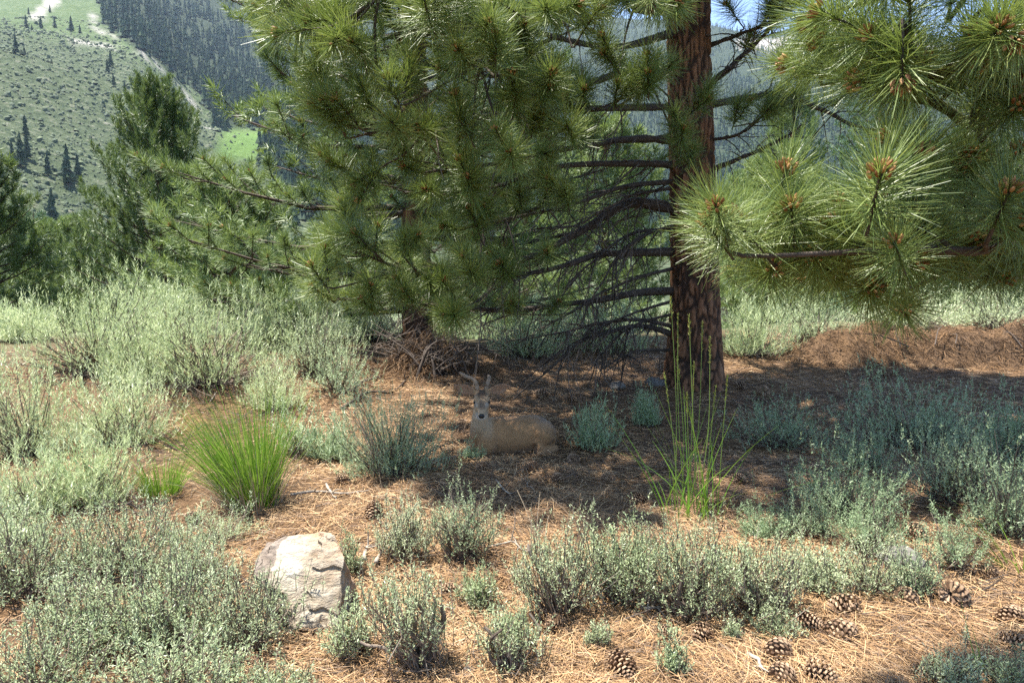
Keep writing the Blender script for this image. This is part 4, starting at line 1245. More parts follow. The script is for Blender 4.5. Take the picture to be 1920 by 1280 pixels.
    if ns and h > 0.2:
        i = rg.integers(0, nt, ns)
        sl = rg.uniform(0.06, 0.16, ns)
        sd = norm(np.array([0, 0, 1.0]) + rg.normal(size=(ns, 3)) * 0.2)
        m = 16
        s2 = np.linspace(0, 1, m)
        P2 = tip[i][:, None] + sd[:, None] * (sl[:, None] * s2)[..., None]
        D2 = norm(sd[:, None] * 0.9 + rg.normal(size=(ns, m, 3)) * 0.45)
        leaves(fm, P2.reshape(-1, 3), D2.reshape(-1, 3), rg.uniform(0.008, 0.014, ns * m), rg.uniform(0.003, 0.005, ns * m), rg)
    tag(fm.build('foliage', [mats], root, False), kind='stuff')
    LEAF_COUNT[0] += nt * nl
    return root

def seed_off(px, py):
    return (px * 0.0131 + py * 0.0173) * 10

SH = [
    # behind, left
    ('big grey sagebrush with dark bare stems, tallest on the left', 185, 695, 250, 175, 'rabbit', dict(lean=(0.25, 0), woody=1.0)),
    ('sagebrush behind the tallest one, in front of the cone shaped pine', 310, 640, 250, 120, 'rabbit', {}),
    ('wide sagebrush with fallen grey twigs below it, middle of the back thicket', 390, 715, 310, 165, 'rabbit', {}),
    ('pale sagebrush at the back of the thicket, below the large dense pine', 545, 650, 220, 110, 'rabbit', {}),
    ('sagebrush at the right end of the back thicket', 600, 705, 150, 140, 'sage', {}),
    ('brownish sagebrush against the left edge, far back', 45, 640, 140, 80, 'rabbit', {}),
    ('low sagebrush behind the tallest one, at the foot of the saplings', 110, 618, 130, 60, 'rabbit', {}),
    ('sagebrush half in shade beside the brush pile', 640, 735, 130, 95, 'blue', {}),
    ('small sagebrush between the back thicket and the big pine boughs', 690, 640, 120, 80, 'sage', {}),
    ('sagebrush in the back thicket between the tallest and the wide one', 262, 720, 150, 120, 'rabbit', {}),
    # left, middle
    ('full light green rabbitbrush against the left edge, middle height', 48, 850, 190, 185, 'rabbit', {}),
    ('rounded light green rabbitbrush in front of the fallen grey twigs', 225, 830, 215, 150, 'rabbit', {}),
    ('low rabbitbrush in front of the left edge one', 70, 960, 190, 140, 'rabbit', {}),
    ('yellow green rabbitbrush left of the small grass tuft', 175, 945, 170, 140, 'rabbit', {}),
    ('light green rabbitbrush just above the tall grass clump', 515, 765, 110, 90, 'rabbit', {}),
    ('small rabbitbrush at the right side of the tall grass clump', 560, 850, 110, 95, 'blue', {}),
    # left, front
    ('grey sagebrush at the left edge, lower part', 50, 1110, 220, 165, 'sage', {}),
    ('broad pale sagebrush left of the small one by the grass', 235, 1080, 220, 140, 'sage', {}),
    ('small pale sagebrush at the foot of the tall grass clump', 415, 1012, 115, 70, 'sage', {}),
    ('large sagebrush left of the boulder, reaching halfway down', 310, 1210, 210, 190, 'sage', {}),
    ('sagebrush leaning against the left side of the boulder', 468, 1205, 165, 160, 'sage', {}),
    ('sagebrush in the bottom left corner', 80, 1300, 220, 140, 'sage', {}),
    ('sagebrush at the bottom edge below the large one', 350, 1310, 240, 120, 'sage', {}),
    ('small sagebrush at the bottom edge below the boulder', 520, 1310, 120, 80, 'sage', {}),
    ('sagebrush between the left edge one and the large one', 160, 1200, 170, 130, 'sage', {}),
    ('tiny sagebrush at the right side of the boulder', 655, 1075, 55, 75, 'sage', {}),
    ('sagebrush against the left edge above the grey one', 20, 1020, 130, 90, 'sage', {}),
    ('sparse sagebrush between rabbitbrush and large sagebrush', 360, 1090, 120, 90, 'sage', {}),
    # centre front
    ('half lit sagebrush left of the gnarled one, below the deer', 760, 1045, 120, 125, 'sage', {}),
    ('gnarled sagebrush with twisted brown stems below the deer', 868, 1045, 150, 130, 'blue', dict(woody=1.6)),
    ('little tree shaped sagebrush with a bent trunk right of the boulder', 800, 1255, 165, 185, 'sage', dict(woody=1.9, lean=(-0.25, 0))),
    ('sagebrush at the lower right corner of the boulder', 652, 1230, 95, 110, 'sage', {}),
    ('small sagebrush beside the cone behind the tree shaped one', 895, 1135, 75, 80, 'sage', {}),
    ('sagebrush at the bottom edge, middle, right of the tree shaped one', 955, 1250, 160, 140, 'sage', dict(woody=1.4)),
    ('leftmost bright sagebrush of the front row', 1045, 1150, 190, 175, 'sage', dict(woody=1.3)),
    ('second bright sagebrush of the front row', 1165, 1130, 190, 160, 'sage', dict(woody=1.3)),
    ('middle bright sagebrush of the front row, the fullest', 1290, 1150, 215, 175, 'sage', dict(woody=1.4)),
    ('sagebrush with yellowing lower leaves in the front row', 1420, 1150, 195, 155, 'sage', dict(woody=1.3)),
    ('small yellowed shrub under the sagebrush of the front row', 1430, 1145, 90, 70, 'yellow', {}),
    ('bright sagebrush right of the yellowing one', 1530, 1110, 145, 105, 'sage', {}),
    ('bright sagebrush near the right end of the front row', 1630, 1110, 140, 105, 'sage', {}),
    ('dusky sagebrush at the right end of the front row', 1712, 1112, 95, 95, 'blue', {}),
    ('small low sagebrush above the pair of cones, below the yellowing one', 1450, 1192, 105, 60, 'sage', {}),
    ('seedling sage in the open straw below the front row', 1122, 1212, 50, 65, 'sage', {}),
    ('seedling sage near the bottom edge, between the cones', 1262, 1262, 65, 85, 'sage', {}),
    ('tiny sage sprig right of the fullest bush', 1372, 1200, 35, 50, 'sage', {}),
    ('sagebrush in the bottom right, beside the thin grass blades', 1780, 1295, 110, 100, 'sage', {}),
    ('sagebrush in the bottom right corner', 1890, 1295, 95, 95, 'sage', {}),
    # right, in the shade
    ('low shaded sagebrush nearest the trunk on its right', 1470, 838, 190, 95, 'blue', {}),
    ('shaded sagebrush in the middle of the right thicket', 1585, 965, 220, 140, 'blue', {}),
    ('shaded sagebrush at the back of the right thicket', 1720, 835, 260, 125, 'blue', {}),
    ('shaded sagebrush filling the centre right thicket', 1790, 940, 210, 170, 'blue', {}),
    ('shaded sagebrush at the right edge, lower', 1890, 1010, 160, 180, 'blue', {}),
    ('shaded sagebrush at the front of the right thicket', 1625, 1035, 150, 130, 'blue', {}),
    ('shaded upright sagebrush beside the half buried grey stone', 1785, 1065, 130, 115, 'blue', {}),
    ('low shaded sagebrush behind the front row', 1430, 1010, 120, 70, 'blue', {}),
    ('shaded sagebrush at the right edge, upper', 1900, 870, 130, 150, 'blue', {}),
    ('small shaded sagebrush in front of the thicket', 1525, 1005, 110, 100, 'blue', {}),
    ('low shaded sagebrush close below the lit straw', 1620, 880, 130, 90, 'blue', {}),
    # round the deer
    ('tall thin stemmed shaded blue green rabbitbrush left of the deer', 735, 885, 215, 170, 'shaded_rabbit', {}),
    ('low shaded blue green rabbitbrush between grass clump and thin stemmed one', 625, 860, 90, 75, 'shaded_rabbit', {}),
    ('shaded blue green rabbitbrush right behind the rump of the deer', 1115, 842, 100, 85, 'shaded_rabbit', {}),
    ('slim shaded blue green rabbitbrush between deer and tall grass', 1212, 800, 55, 75, 'shaded_rabbit', {}),
    ('little sprig before the chest of the deer', 885, 862, 48, 34, 'blue', {}),
    # beyond the trunk
    ('lit sagebrush just right of the big trunk', 1410, 665, 150, 110, 'rabbit', {}),
    ('lit sagebrush under the tips of the hanging boughs', 1530, 645, 170, 90, 'sage', {}),
    ('grey sagebrush behind the deer, left of the trunk', 990, 668, 150, 105, 'rabbit', {}),
    ('grey sagebrush close behind the trunk on its left', 1140, 660, 160, 100, 'rabbit', {}),
    ('grey sagebrush on the crest right of the hanging boughs', 1700, 618, 180, 75, 'sage', {}),
    ('pale sagebrush on the crest at the right edge', 1860, 622, 200, 95, 'sage', {}),
    ('low sagebrush on the crest behind the brush pile', 820, 610, 160, 70, 'sage', {}),
    ('low sagebrush past the crest, just left of the big trunk', 1215, 606, 150, 80, 'rabbit', {}),
    ('low sagebrush past the crest, below the seen through sapling', 1100, 604, 150, 80, 'sage', {}),
    ('low sagebrush past the crest, right above the deer', 925, 606, 170, 80, 'rabbit', {}),
    ('low sagebrush past the crest, just right of the big trunk', 1375, 606, 140, 80, 'sage', {}),
    ('low sagebrush past the crest, under the leftmost hanging tuft', 1480, 602, 150, 80, 'rabbit', {}),
    ('low sagebrush past the crest, under the middle of the boughs', 1600, 598, 160, 80, 'sage', {}),
    ('low sagebrush past the crest, behind the middle of the mound', 1780, 590, 180, 80, 'rabbit', {}),
    ('low sagebrush past the crest, under the trunk of the large dense pine', 745, 604, 170, 80, 'sage', {}),
    ('small sagebrush between brush pile and trunk', 1060, 640, 90, 70, 'sage', {}),
]
for lab, px, py, w, h, kind, kw in SH:
    shrub(lab, px, py, w, h, kind, **kw)

# ------------------------------------------------------------------ grasses
def blades(mb, base, n, spread, L, width, rg, lean=0.5, k=5, mat=0, bias=(0, 0)):
    a = rg.random(n) * 2 * np.pi
    rr = spread * np.sqrt(rg.random(n))
    P = np.asarray(base) + np.stack([rr * np.cos(a), rr * np.sin(a), np.full(n, -0.01)], -1)
    out = np.stack([np.cos(a), np.sin(a), np.zeros(n)], -1) * (rg.random(n)[:, None] * 0.9 + 0.1)
    D = norm(out * lean * rg.uniform(0.3, 1.0, (n, 1)) + np.array([bias[0], bias[1], 1.0]) + rg.normal(size=(n, 3)) * 0.08)
    ln = L * rg.uniform(0.45, 1.1, n)
    bend = out * (ln * rg.uniform(0.05, 0.45, n))[:, None] - np.array([0, 0, 1.0]) * (ln * rg.uniform(0.0, 0.28, n))[:, None] + np.array([bias[0], bias[1], 0]) * (ln * 0.35)[:, None]
    ribbons(mb, P, D, ln, width * rg.uniform(0.6, 1.2, n), bend, rg, k, mat, None, (1, 0.1))

p = ground_at(475, 945)
t = thing('grass_clump', 'bright green arching grass clump on the sunlit straw', 'grass', p)
rg = rng('clump')
mb = MB(); blades(mb, (0, 0, 0), 900, 0.18, 0.95, 0.006, rg, 0.52, 6, 0, (-0.13, 0)); mb.build('blades', [GRASS], t)
mb = MB(); blades(mb, (0.03, -0.05, 0), 280, 0.19, 0.62, 0.005, rg, 0.9, 5, 0, (-0.08, 0)); mb.build('dry_blades', [DRY], t)
p = ground_at(305, 925)
t = thing('grass_tuft', 'small soft grass tuft left of the bright clump', 'grass', p)
mb = MB(); blades(mb, (0, 0, 0), 330, 0.13, 0.36, 0.0045, rg, 0.7, 4); mb.build('blades', [GRASS], t)

p = ground_at(1300, 965)
t = thing('tall_grass', 'tall sparse grass with upright seed stalks before the trunk', 'grass', p)
rg = rng('tall grass')
for k in range(40):
    mb = MB()
    blades(mb, ((rg.random() - 0.5) * 0.42, (rg.random() - 0.5) * 0.35, 0), 1, 0.01, rg.uniform(0.55, 1.25), 0.009, rg, 0.75, 7)
    mb.build('blade', [GRASS], t)
for (px, py, dx) in [(1258, 560, 0), (1271, 590, 4), (1292, 594, -6), (1317, 607, 2), (1331, 634, 3), (1301, 682, -3), (1364, 705, 2), (1342, 725, 6), (1270, 672, -2), (1246, 700, 5), (1288, 740, 3)]:
    e = at(px, py, p[1] + rg.normal() * 0.1) - p
    b = np.array([e[0] * 0.5 + rg.normal() * 0.05, e[1], 0])
    pa = spline([b, b * 0.5 + e * 0.5 + np.array([rg.normal() * 0.02, 0, 0]), e], 12)
    mb = MB(); tubes(mb, pa, np.linspace(0.0038, 0.0022, 12), 4)
    o = mb.build('stalk', [STALK], t)
    n = 46
    hl = rg.uniform(0.14, 0.24)
    ax = norm(pa[-1] - pa[-3])
    s = rg.random(n)
    P = pa[-1] - ax * (s * hl)[:, None]
    mb = MB(); leaves(mb, P, norm(ax + rg.normal(size=(n, 3)) * 0.25), rg.uniform(0.018, 0.032, n), rg.uniform(0.006, 0.009, n), rg)
    mb.build('seed_head', [SEED], o)

p = ground_at(1845, 1285)
t = thing('grass_sprout', 'two thin yellow green grass blades at the bottom right', 'grass', p)
for (px, py, bx) in [(1792, 1105, 0), (1812, 1150, 0.03), (1915, 1195, 0.2), (1830, 1190, -0.02)]:
    e = at(px, py, p[1]) - p
    d = e - np.array([bx, 0, 0])
    mb = MB(); ribbons(mb, np.array([[bx, 0, -0.02]]), norm(d)[None], np.linalg.norm(d), 0.008, np.array([[0.02, 0, -0.01]]), rg, 6, 0, np.array([[1.0, 0.3, 0]]))
    mb.build('blade', [STALK], t)
p = ground_at(1910, 1070)
t = thing('grass_sprout', 'few arching grass blades at the right edge in the shade', 'grass', p)
mb = MB(); blades(mb, (0, 0, 0), 16, 0.06, 0.5, 0.006, rg, 1.2, 5, 0, (-0.4, 0)); mb.build('blades', [GRASS], t)
p = ground_at(45, 575)
t = thing('grass_clump', 'thin reed like grass behind the sagebrush near the left edge', 'grass', p)
mb = MB(); blades(mb, (0, 0, 0), 110, 0.35, 1.0, 0.012, rg, 0.4, 4); mb.build('blades', [GRASS], t)

for lab, px, py, n, L in [('dry pale seed stalks behind the leftmost front row sagebrush', 1010, 1040, 16, 0.42), ('dry pale seed stalks above the half lit sagebrush', 740, 960, 12, 0.34), ('dry pale seed stalks between the gnarled bush and front row', 1090, 1000, 10, 0.36), ('dry stalks beside the deer bed in the open shade', 975, 900, 7, 0.18)]:
    p = ground_at(px, py)
    t = thing('dry_stalks', lab, 'dry grass', p, 'dry stalks')
    rg = rng(lab)
    mb = MB()
    a = rg.random(n) * 6.28
    D = norm(np.stack([np.cos(a) * 0.45 - 0.15, np.sin(a) * 0.3, np.ones(n)], -1))
    k = np.linspace(0, 1, 6)
    ln = L * rg.uniform(0.5, 1.1, n)
    Q = (rg.normal(size=(n, 3)) * np.array([0.05, 0.05, 0]))[:, None] + D[:, None] * (ln[:, None] * k)[..., None] + (rg.normal(size=(n, 3)) * 0.06 + np.array([-0.04, 0, -0.03]))[:, None] * (k ** 2)[None, :, None]
    tubes(mb, Q, np.linspace(0.0022, 0.0012, 6), 3)
    i = rg.integers(0, n, n * 12)
    P = Q[i, 5] + (Q[i, 4] - Q[i, 5]) * rg.random((n * 12, 1))
    leaves(mb, P, norm(D[i] + rg.normal(size=(n * 12, 3)) * 0.3), rg.uniform(0.008, 0.014, n * 12), np.full(n * 12, 0.0025), rg)
    mb.build('stalks', [DRY], t)

# ------------------------------------------------------------------ boulder
def boulder():
    m, nt, b = new_mat('boulder_stone')
    tc = N(nt, 'ShaderNodeTexCoord')
    mp = N(nt, 'ShaderNodeMapping')
    mp.inputs['Rotation'].default_value = (0.0, 0.45, 0.2)
    mp.inputs['Scale'].default_value = (1, 1, 2.6)
    nt.links.new(tc.outputs['Object'], mp.inputs[0])
    n1 = noise(nt, 5, 6, 0.62, mp.outputs[0])
    n2 = noise(nt, 22, 6, 0.7, mp.outputs[0])
    n3 = noise(nt, 2.2, 3, 0.5, tc.outputs['Object'])
    c = ramp(nt, n1, [(0.30, (0.25, 0.19, 0.125)), (0.46, (0.40, 0.335, 0.25)), (0.62, (0.50, 0.45, 0.365))])
    c = mix(nt, ramp(nt, n3, [(0.48, (0, 0, 0)), (0.66, (0.7, 0.7, 0.7))]), c, (0.40, 0.22, 0.11))
    c = mix(nt, 0.55, c, ramp(nt, n2, [(0.3, (0.45, 0.42, 0.4)), (0.55, (1, 1, 1))]), 'MULTIPLY')
    sp = N(nt, 'ShaderNodeSeparateXYZ'); nt.links.new(tc.outputs['Object'], sp.inputs[0])
    li = math_node(nt, 'MULTIPLY', math_node(nt, 'LESS_THAN', math_node(nt, 'ADD', sp.outputs[0], math_node(nt, 'MULTIPLY', n1, 0.12)), -0.15), 0.8)
    c = mix(nt, li, c, ramp(nt, n2, [(0.35, (0.10, 0.075, 0.06)), (0.65, (0.27, 0.21, 0.17))]))
    nt.links.new(c, b.inputs['Base Color'])
    b.inputs['Roughness'].default_value = 0.85
    b.inputs['Specular IOR Level'].default_value = 0.25
    bump(nt, b, math_node(nt, 'ADD', n1, math_node(nt, 'MULTIPLY', n2, 0.6)), 1.0, 0.04)
    return m
STONE = boulder()

def rock_mesh(pts, cuts, seed, amp, strata, freq=5.0):
    import bmesh
    bm = bmesh.new()
    vs = [bm.verts.new(p) for p in pts]
    r = bmesh.ops.convex_hull(bm, input=vs)
    bmesh.ops.delete(bm, geom=list({g for g in r['geom_interior'] + r['geom_unused'] if isinstance(g, bmesh.types.BMVert)}), context='VERTS')
    bmesh.ops.triangulate(bm, faces=bm.faces)
    for _ in range(cuts):
        long_e = [e for e in bm.edges if e.calc_length() > strata]
        if not long_e: break
        bmesh.ops.subdivide_edges(bm, edges=long_e, cuts=1, use_grid_fill=True)
        bmesh.ops.triangulate(bm, faces=bm.faces)
    bm.normal_update()
    co = np.array([v.co for v in bm.verts])
    no = np.array([v.normal for v in bm.verts])
    pn = norm([0.35, -0.25, 0.9])
    warp = fbm(co * freq * 0.6, 4, seed) * 0.10 / (freq / 6)
    lay = (co @ pn + warp) * freq * 2.6
    saw = lay - np.floor(lay)
    cell = _hash(np.floor(lay).astype(np.int64), np.floor(co[:, 0] * freq * 0.55 + warp * 9).astype(np.int64), np.zeros(len(co), np.int64), seed)
    disp = fbm(co * freq * 0.7, 4, seed) * amp * 0.9 + (cell - 0.5) * amp * 1.3 - smooth(0.55, 1.0, saw) * amp * 0.6 + fbm(co * freq * 4, 4, seed + 5) * amp * 0.45
    for v_, n_, d_ in zip(bm.verts, no, disp):
        v_.co = v_.co + Vector(n_) * float(d_)
    me = bpy.data.meshes.new('stone')
    bm.to_mesh(me); bm.free()
    for p_ in me.polygons: p_.use_smooth = False
    return me

p = ground_at(575, 1185)
d0 = p[1]
def rp(px, py, dY):
    return tuple(at(px, py, d0 + dY) - p)
pts = [rp(545, 1175, -0.02), rp(632, 1180, 0.0), rp(632, 1130, 0.06), rp(645, 1045, 0.20), rp(626, 1004, 0.30), rp(565, 1002, 0.34), rp(500, 1028, 0.27), rp(482, 1040, 0.30),
       rp(470, 1075, 0.16), rp(505, 1090, 0.09), rp(530, 1140, 0.02), rp(610, 1000, 0.46), rp(500, 1015, 0.45), rp(600, 1180, 0.02)]
pts += [(q[0], q[1] + 0.25, -0.06) for q in (pts[0], pts[1], pts[7], pts[3])]
me = rock_mesh(pts, 7, 3, 0.020, 0.011, 6.0)
me.name = 'boulder'
me.materials.append(STONE)
o = link('boulder', me)
o.location = [float(k) for k in p]
tag(o, 'pale tan angular boulder among the sagebrush in full sun', 'boulder')

GREY_STONE = plain_mat('grey_stone', (0.08, 0.073, 0.066), (0.20, 0.185, 0.165), 9, 0.9, 0.7, 0.02)
for lab, px, py, s in [('half buried grey stone behind the right end of the front row', 1690, 1062, 0.16), ('grey stone at the left foot of the big trunk', 1228, 722, 0.17),
                       ('smaller grey stone left of the one by the trunk', 1160, 728, 0.13), ('little stone in the straw below the fullest front bush', 1385, 1170, 0.05),
                       ('little pale stone beside the tree shaped sagebrush', 880, 1262, 0.045)]:
    p = ground_at(px, py)
    rg = rng(lab)
    q = norm(rg.normal(size=(26, 3))) * np.array([1, 0.85, 0.62]) * s * rg.uniform(0.8, 1.1, (26, 1)) * 0.9
    me = rock_mesh([tuple(k) for k in q], 4, int(px), s * 0.10, s * 0.16, 1.4 / s)
    me.name = 'stone'
    me.materials.append(GREY_STONE)
    o = link('stone', me); o.location = (p[0], p[1], p[2] + s * 0.18)
    tag(o, lab, 'stone', 'loose stones')

# ------------------------------------------------------------------ fallen cones
def cone_mesh(rg, openness):
    mb = MB()
    n = 110
    for q in range(n):
        t = (q + 0.5) / n
        a = q * 2.39996
        rr = 0.052 * (math.sin(math.pi * (0.16 + 0.80 * t)) ** 0.75)
        zc = -0.065 + 0.13 * t
        el = math.radians(-25 + 85 * t) * openness
        out = np.array([math.cos(a), math.sin(a), 0])
        d = out * math.cos(el) + np.array([0, 0, 1]) * math.sin(el)
        s = np.array([-math.sin(a), math.cos(a), 0])
        nrm = np.cross(d, s)
        b = np.array([0, 0, zc - 0.01]) + out * rr * 0.25
        L = rr * 0.85 + 0.006
        w = 0.0115 * (0.55 + 0.6 * math.sin(math.pi * t))
        e = b + d * L
        th = 0.004
        V = [b - s * w * 0.4, b + s * w * 0.4, e + s * w + nrm * th, e - s * w + nrm * th, e + s * w * 0.8 - nrm * th, e - s * w * 0.8 - nrm * th, e + d * 0.006 + nrm * 0.004]
        mb.add(V, [[0, 1, 2, 3], [1, 0, 5, 4]])
        mb.add(V, [[3, 2, 6], [2, 4, 6], [4, 5, 6], [5, 3, 6]])
    tubes(mb, [[0, 0, -0.07], [0, 0, 0], [0, 0, 0.06]], [0.02, 0.022, 0.008], 7)
    return mb.mesh('pine_cone', [CONE])
rg = rng('cones')
CM = [cone_mesh(rg, k) for k in (0.9, 1.05, 0.75)]
CONES = [
    (1170, 1262, 62, 'open cone alone at the bottom edge, left of the seedling'), (1040, 1178, 46, 'cone under the leftmost front row sagebrush'),
    (1245, 1195, 50, 'left cone under the fullest front row bush'), (1312, 1200, 52, 'right cone under the fullest front row bush'),
    (1460, 1232, 62, 'cone just below the small low sagebrush'), (1468, 1275, 60, 'left cone of the pair at the bottom edge'),
    (1542, 1275, 66, 'right cone of the pair at the bottom edge'), (1518, 1180, 58, 'left cone of the trio in open straw'),
    (1578, 1192, 64, 'lower right cone of the trio in open straw'), (1578, 1148, 66, 'upper cone of the trio in open straw'),
    (1700, 1128, 52, 'orange lit cone under the right end of the front row'), (1792, 1132, 72, 'big dark cone in the shade by the right end of the front row'),
    (1895, 1165, 56, 'upper cone at the right edge'), (1905, 1215, 52, 'lower cone at the right edge'), (1712, 1010, 62, 'dark cone deep in the right thicket'),
    (992, 882, 34, 'grey cone in front of the deer'), (905, 880, 32, 'cone below the chest of the deer'), (1075, 870, 36, 'cone right of the grey one before the deer'),
    (1015, 742, 28, 'cone on the shaded straw behind the back of the deer'), (1075, 752, 26, 'cone left of the trunk on shaded straw'), (1118, 745, 24, 'cone nearest the left foot of the trunk'),
    (1430, 740, 30, 'cone right of the trunk in the lit straw'), (1385, 728, 26, 'cone touching the right foot of the trunk'), (1335, 850, 34, 'cone behind the tall grass'),
    (1250, 880, 32, 'cone left of the tall grass base'), (1140, 905, 34, 'cone in the shade between deer and front row'), (1045, 905, 32, 'cone in the open shade below the rump'),
    (700, 970, 46, 'cone in the shade spot above the boulder'), (845, 1112, 40, 'cone between tree shaped bush and small sagebrush'), (360, 975, 34, 'cone in the litter left of the grass clump'),
    (645, 905, 30, 'cone on the straw right of the grass clump'), (1385, 905, 34, 'cone right of the tall grass in the shade'), (1660, 705, 26, 'cone on the lit straw below the mound'),
    (1580, 655, 24, 'cone on the mound edge under the boughs'), (870, 715, 26, 'dark cone behind the ear of the deer'), (1730, 1272, 50, 'cone beside the bottom right sagebrush'),
    (1855, 1080, 40, 'cone in the shade near the right edge'), (1195, 945, 34, 'cone near the dry stalks in the shade'), (560, 1120, 0, ''),
]
for i, (px, py, s, lab) in enumerate(CONES):
    if not s: continue
    p = ground_at(px, py)
    sc = np.clip(s * p[1] / 1280 / 0.155, 0.6, 1.5)
    o = link('pine_cone', CM[i % 3])
    o.location = (p[0], p[1], p[2] + rg.uniform(0.018, 0.036) * sc)
    o.rotation_euler = (rg.uniform(0.9, 2.2), rg.normal() * 0.4, rg.uniform(0, 6.28))
    o.scale = (sc * rg.uniform(0.85, 1.05), sc * rg.uniform(0.85, 1.05), sc * rg.uniform(0.8, 1.15))
    tag(o, lab, 'pine cone', 'fallen pine cones')

# ------------------------------------------------------------------ straw litter, twigs, brush pile
def straw_mask(x, y):
    px, py, dz = project(np.stack([x, y, H(x, y)], -1))
    edge = np.interp(py, [600, 700, 900, 1000, 1280], [640, 560, 520, 450, 560])
    m = 0.22 + 0.78 * smooth(-60, 60, px - edge)
    return m * (y < 13.0)

rg = rng('litter')
nL = 150000
ph = np.radians(rg.uniform(-43, 43, nL))
rr = 2.3 * (13.0 / 2.3) ** (rg.random(nL) ** 0.85)
x, y = rr * np.sin(ph), rr * np.cos(ph)
keep = rg.random(nL) < straw_mask(x, y)
x, y, rr = x[keep], y[keep], rr[keep]
n = len(x)
flow = fbm2(x * 0.8, y * 0.8, 3, 55) * 5 + rg.normal(size=n) * 0.9
D = norm(np.stack([np.cos(flow), np.sin(flow), rg.normal(size=n) * 0.13], -1))
ln = rg.uniform(0.08, 0.19, n)
z = H(x, y) + rg.random(n) ** 2 * 0.035 + 0.003
P = np.stack([x, y, z], -1) - D * (ln * 0.5)[:, None]
side = norm(np.cross(D, np.array([0, 0, 1.0]) + rg.normal(size=(n, 3)) * 0.5))
bend = np.cross(D, [0, 0, 1.0]) * (rg.normal(size=n) * 0.03)[:, None] + np.array([0, 0, 1.0]) * (rg.normal(size=n) * 0.006 - 0.003)[:, None]
mb = MB()
nr = rr < 5.5
wd = 0.0024 + 0.00042 * np.maximum(rr - 3, 0)
ribbons(mb, P[nr], D[nr], ln[nr], wd[nr], bend[nr], rg, 2, 0, side[nr], (1, 0.5))
sw = side[~nr] * (wd[~nr] * 0.7)[:, None]
mb.add(np.stack([P[~nr] - sw, P[~nr] + sw, P[~nr] + D[~nr] * ln[~nr][:, None] + bend[~nr]], 1).reshape(-1, 3), np.arange(3 * int((~nr).sum())).reshape(-1, 3))
o = mb.build('pine_straw_litter', [STRAW])
tag(o, 'loose golden brown pine needles covering the ground', 'pine straw', kind='stuff')

# grey dead twigs under the sagebrush, too many to count
rg = rng('deadtwigs')
mb = MB()
for (cx, cy, n, s, L) in [(150, 690, 150, 60, 0.5), (330, 700, 130, 70, 0.5), (420, 740, 160, 60, 0.45), (540, 690, 110, 60, 0.4), (100, 930, 60, 70, 0.3), (330, 840, 90, 60, 0.35), (250, 960, 70, 60, 0.3),
                          (470, 790, 60, 40, 0.3), (1200, 700, 90, 90, 0.4), (1850, 640, 120, 70, 0.4), (1000, 690, 80, 60, 0.35), (180, 1120, 60, 80, 0.22), (420, 1120, 40, 60, 0.2), (700, 1060, 50, 50, 0.2),
                          (1150, 1150, 40, 80, 0.2), (1400, 1140, 40, 80, 0.2), (900, 950, 40, 90, 0.25), (1230, 880, 40, 80, 0.25), (1700, 1080, 40, 80, 0.2)]:
    c = ground_at(cx, cy)
    s_ = s * c[1] / 1280
    q = c[:2] + rg.normal(size=(n, 2)) * s_ * np.array([1, 0.8])
    P = np.stack([q[:, 0], q[:, 1], H(q[:, 0], q[:, 1])], -1)
    D = norm(np.stack([q[:, 0] - c[0] + rg.normal(size=n) * 0.4, q[:, 1] - c[1] + rg.normal(size=n) * 0.3, np.abs(rg.normal(size=n)) * 0.22 * s_ * 3 + 0.05], -1))
    ln = L * rg.uniform(0.3, 1.2, n)
    k = np.linspace(0, 1, 5)
    Q = P[:, None] + D[:, None] * (ln[:, None] * k)[..., None] + (rg.normal(size=(n, 3)) * np.array([0.1, 0.1, 0.05]) * L)[:, None] * (k ** 2)[None, :, None]
    Q[..., 2] = np.maximum(Q[..., 2], H(Q[..., 0], Q[..., 1]) + 0.004)
    tubes(mb, Q, (0.002 + 0.004 * rg.random(n) ** 2)[:, None] * np.linspace(1, 0.45, 5)[None], 4)
o = mb.build('dead_twig_litter', [TWIG])
tag(o, 'grey dead twigs strewn under the sagebrush', 'twigs', kind='stuff')

# heap of dead boughs draped with straw behind the deer
p = ground_at(790, 715)
t = thing('brush_pile', 'heap of dead boughs draped with orange straw behind the deer', 'brush pile', p)
rg = rng('pile')
for k in range(44):
    a = rg.uniform(-0.5, 3.6)
    c = np.array([rg.normal() * 0.35, 0.25 + rg.random() * 0.7, 0])
    L = rg.uniform(0.5, 1.4)
    d = np.array([math.cos(a), math.sin(a) * 0.5, rg.uniform(0.1, 0.9)])
    s0 = c - d * L * 0.4
    s0[2] = max(s0[2], 0.0)
    pa = wiggle(spline([s0, c + np.array([0, 0, 0.35 * rg.random() + 0.12]), c + d * L * 0.6 + np.array([0, 0, 0.1])], 10), 0.1, rg, 300 + k)
    mb = MB()
    tubes(mb, pa, np.linspace(rg.uniform(0.012, 0.028), 0.006, 10), 6)
    m = 7
    i = rg.integers(2, 9, m)
    q = np.linspace(0, 1, 4)
    D = norm(rg.normal(size=(m, 3)) + np.array([0, 0, 0.2]))
    tubes(mb, pa[i][:, None] + D[:, None] * (rg.uniform(0.1, 0.4, m)[:, None] * q)[..., None] + rg.normal(size=(m, 1, 3)) * 0.08 * (q ** 2)[None, :, None], np.linspace(0.006, 0.002, 4), 4, 1)
    mb.build('dead_bough', [WOOD, TWIG], t, True)
mb = MB()
n = 7500
q = rg.normal(size=(n, 2)) * np.array([0.68, 0.32]) + np.array([0.1, 0.55])
hz = 0.68 * np.exp(-((q[:, 0] - 0.1) / 0.7) ** 2 - ((q[:, 1] - 0.6) / 0.4) ** 2) * (0.6 + 1.3 * fbm2(q[:, 0] * 3, q[:, 1] * 3, 3, 4))
gz = H(q[:, 0] + p[0], q[:, 1] + p[1]) - p[2]
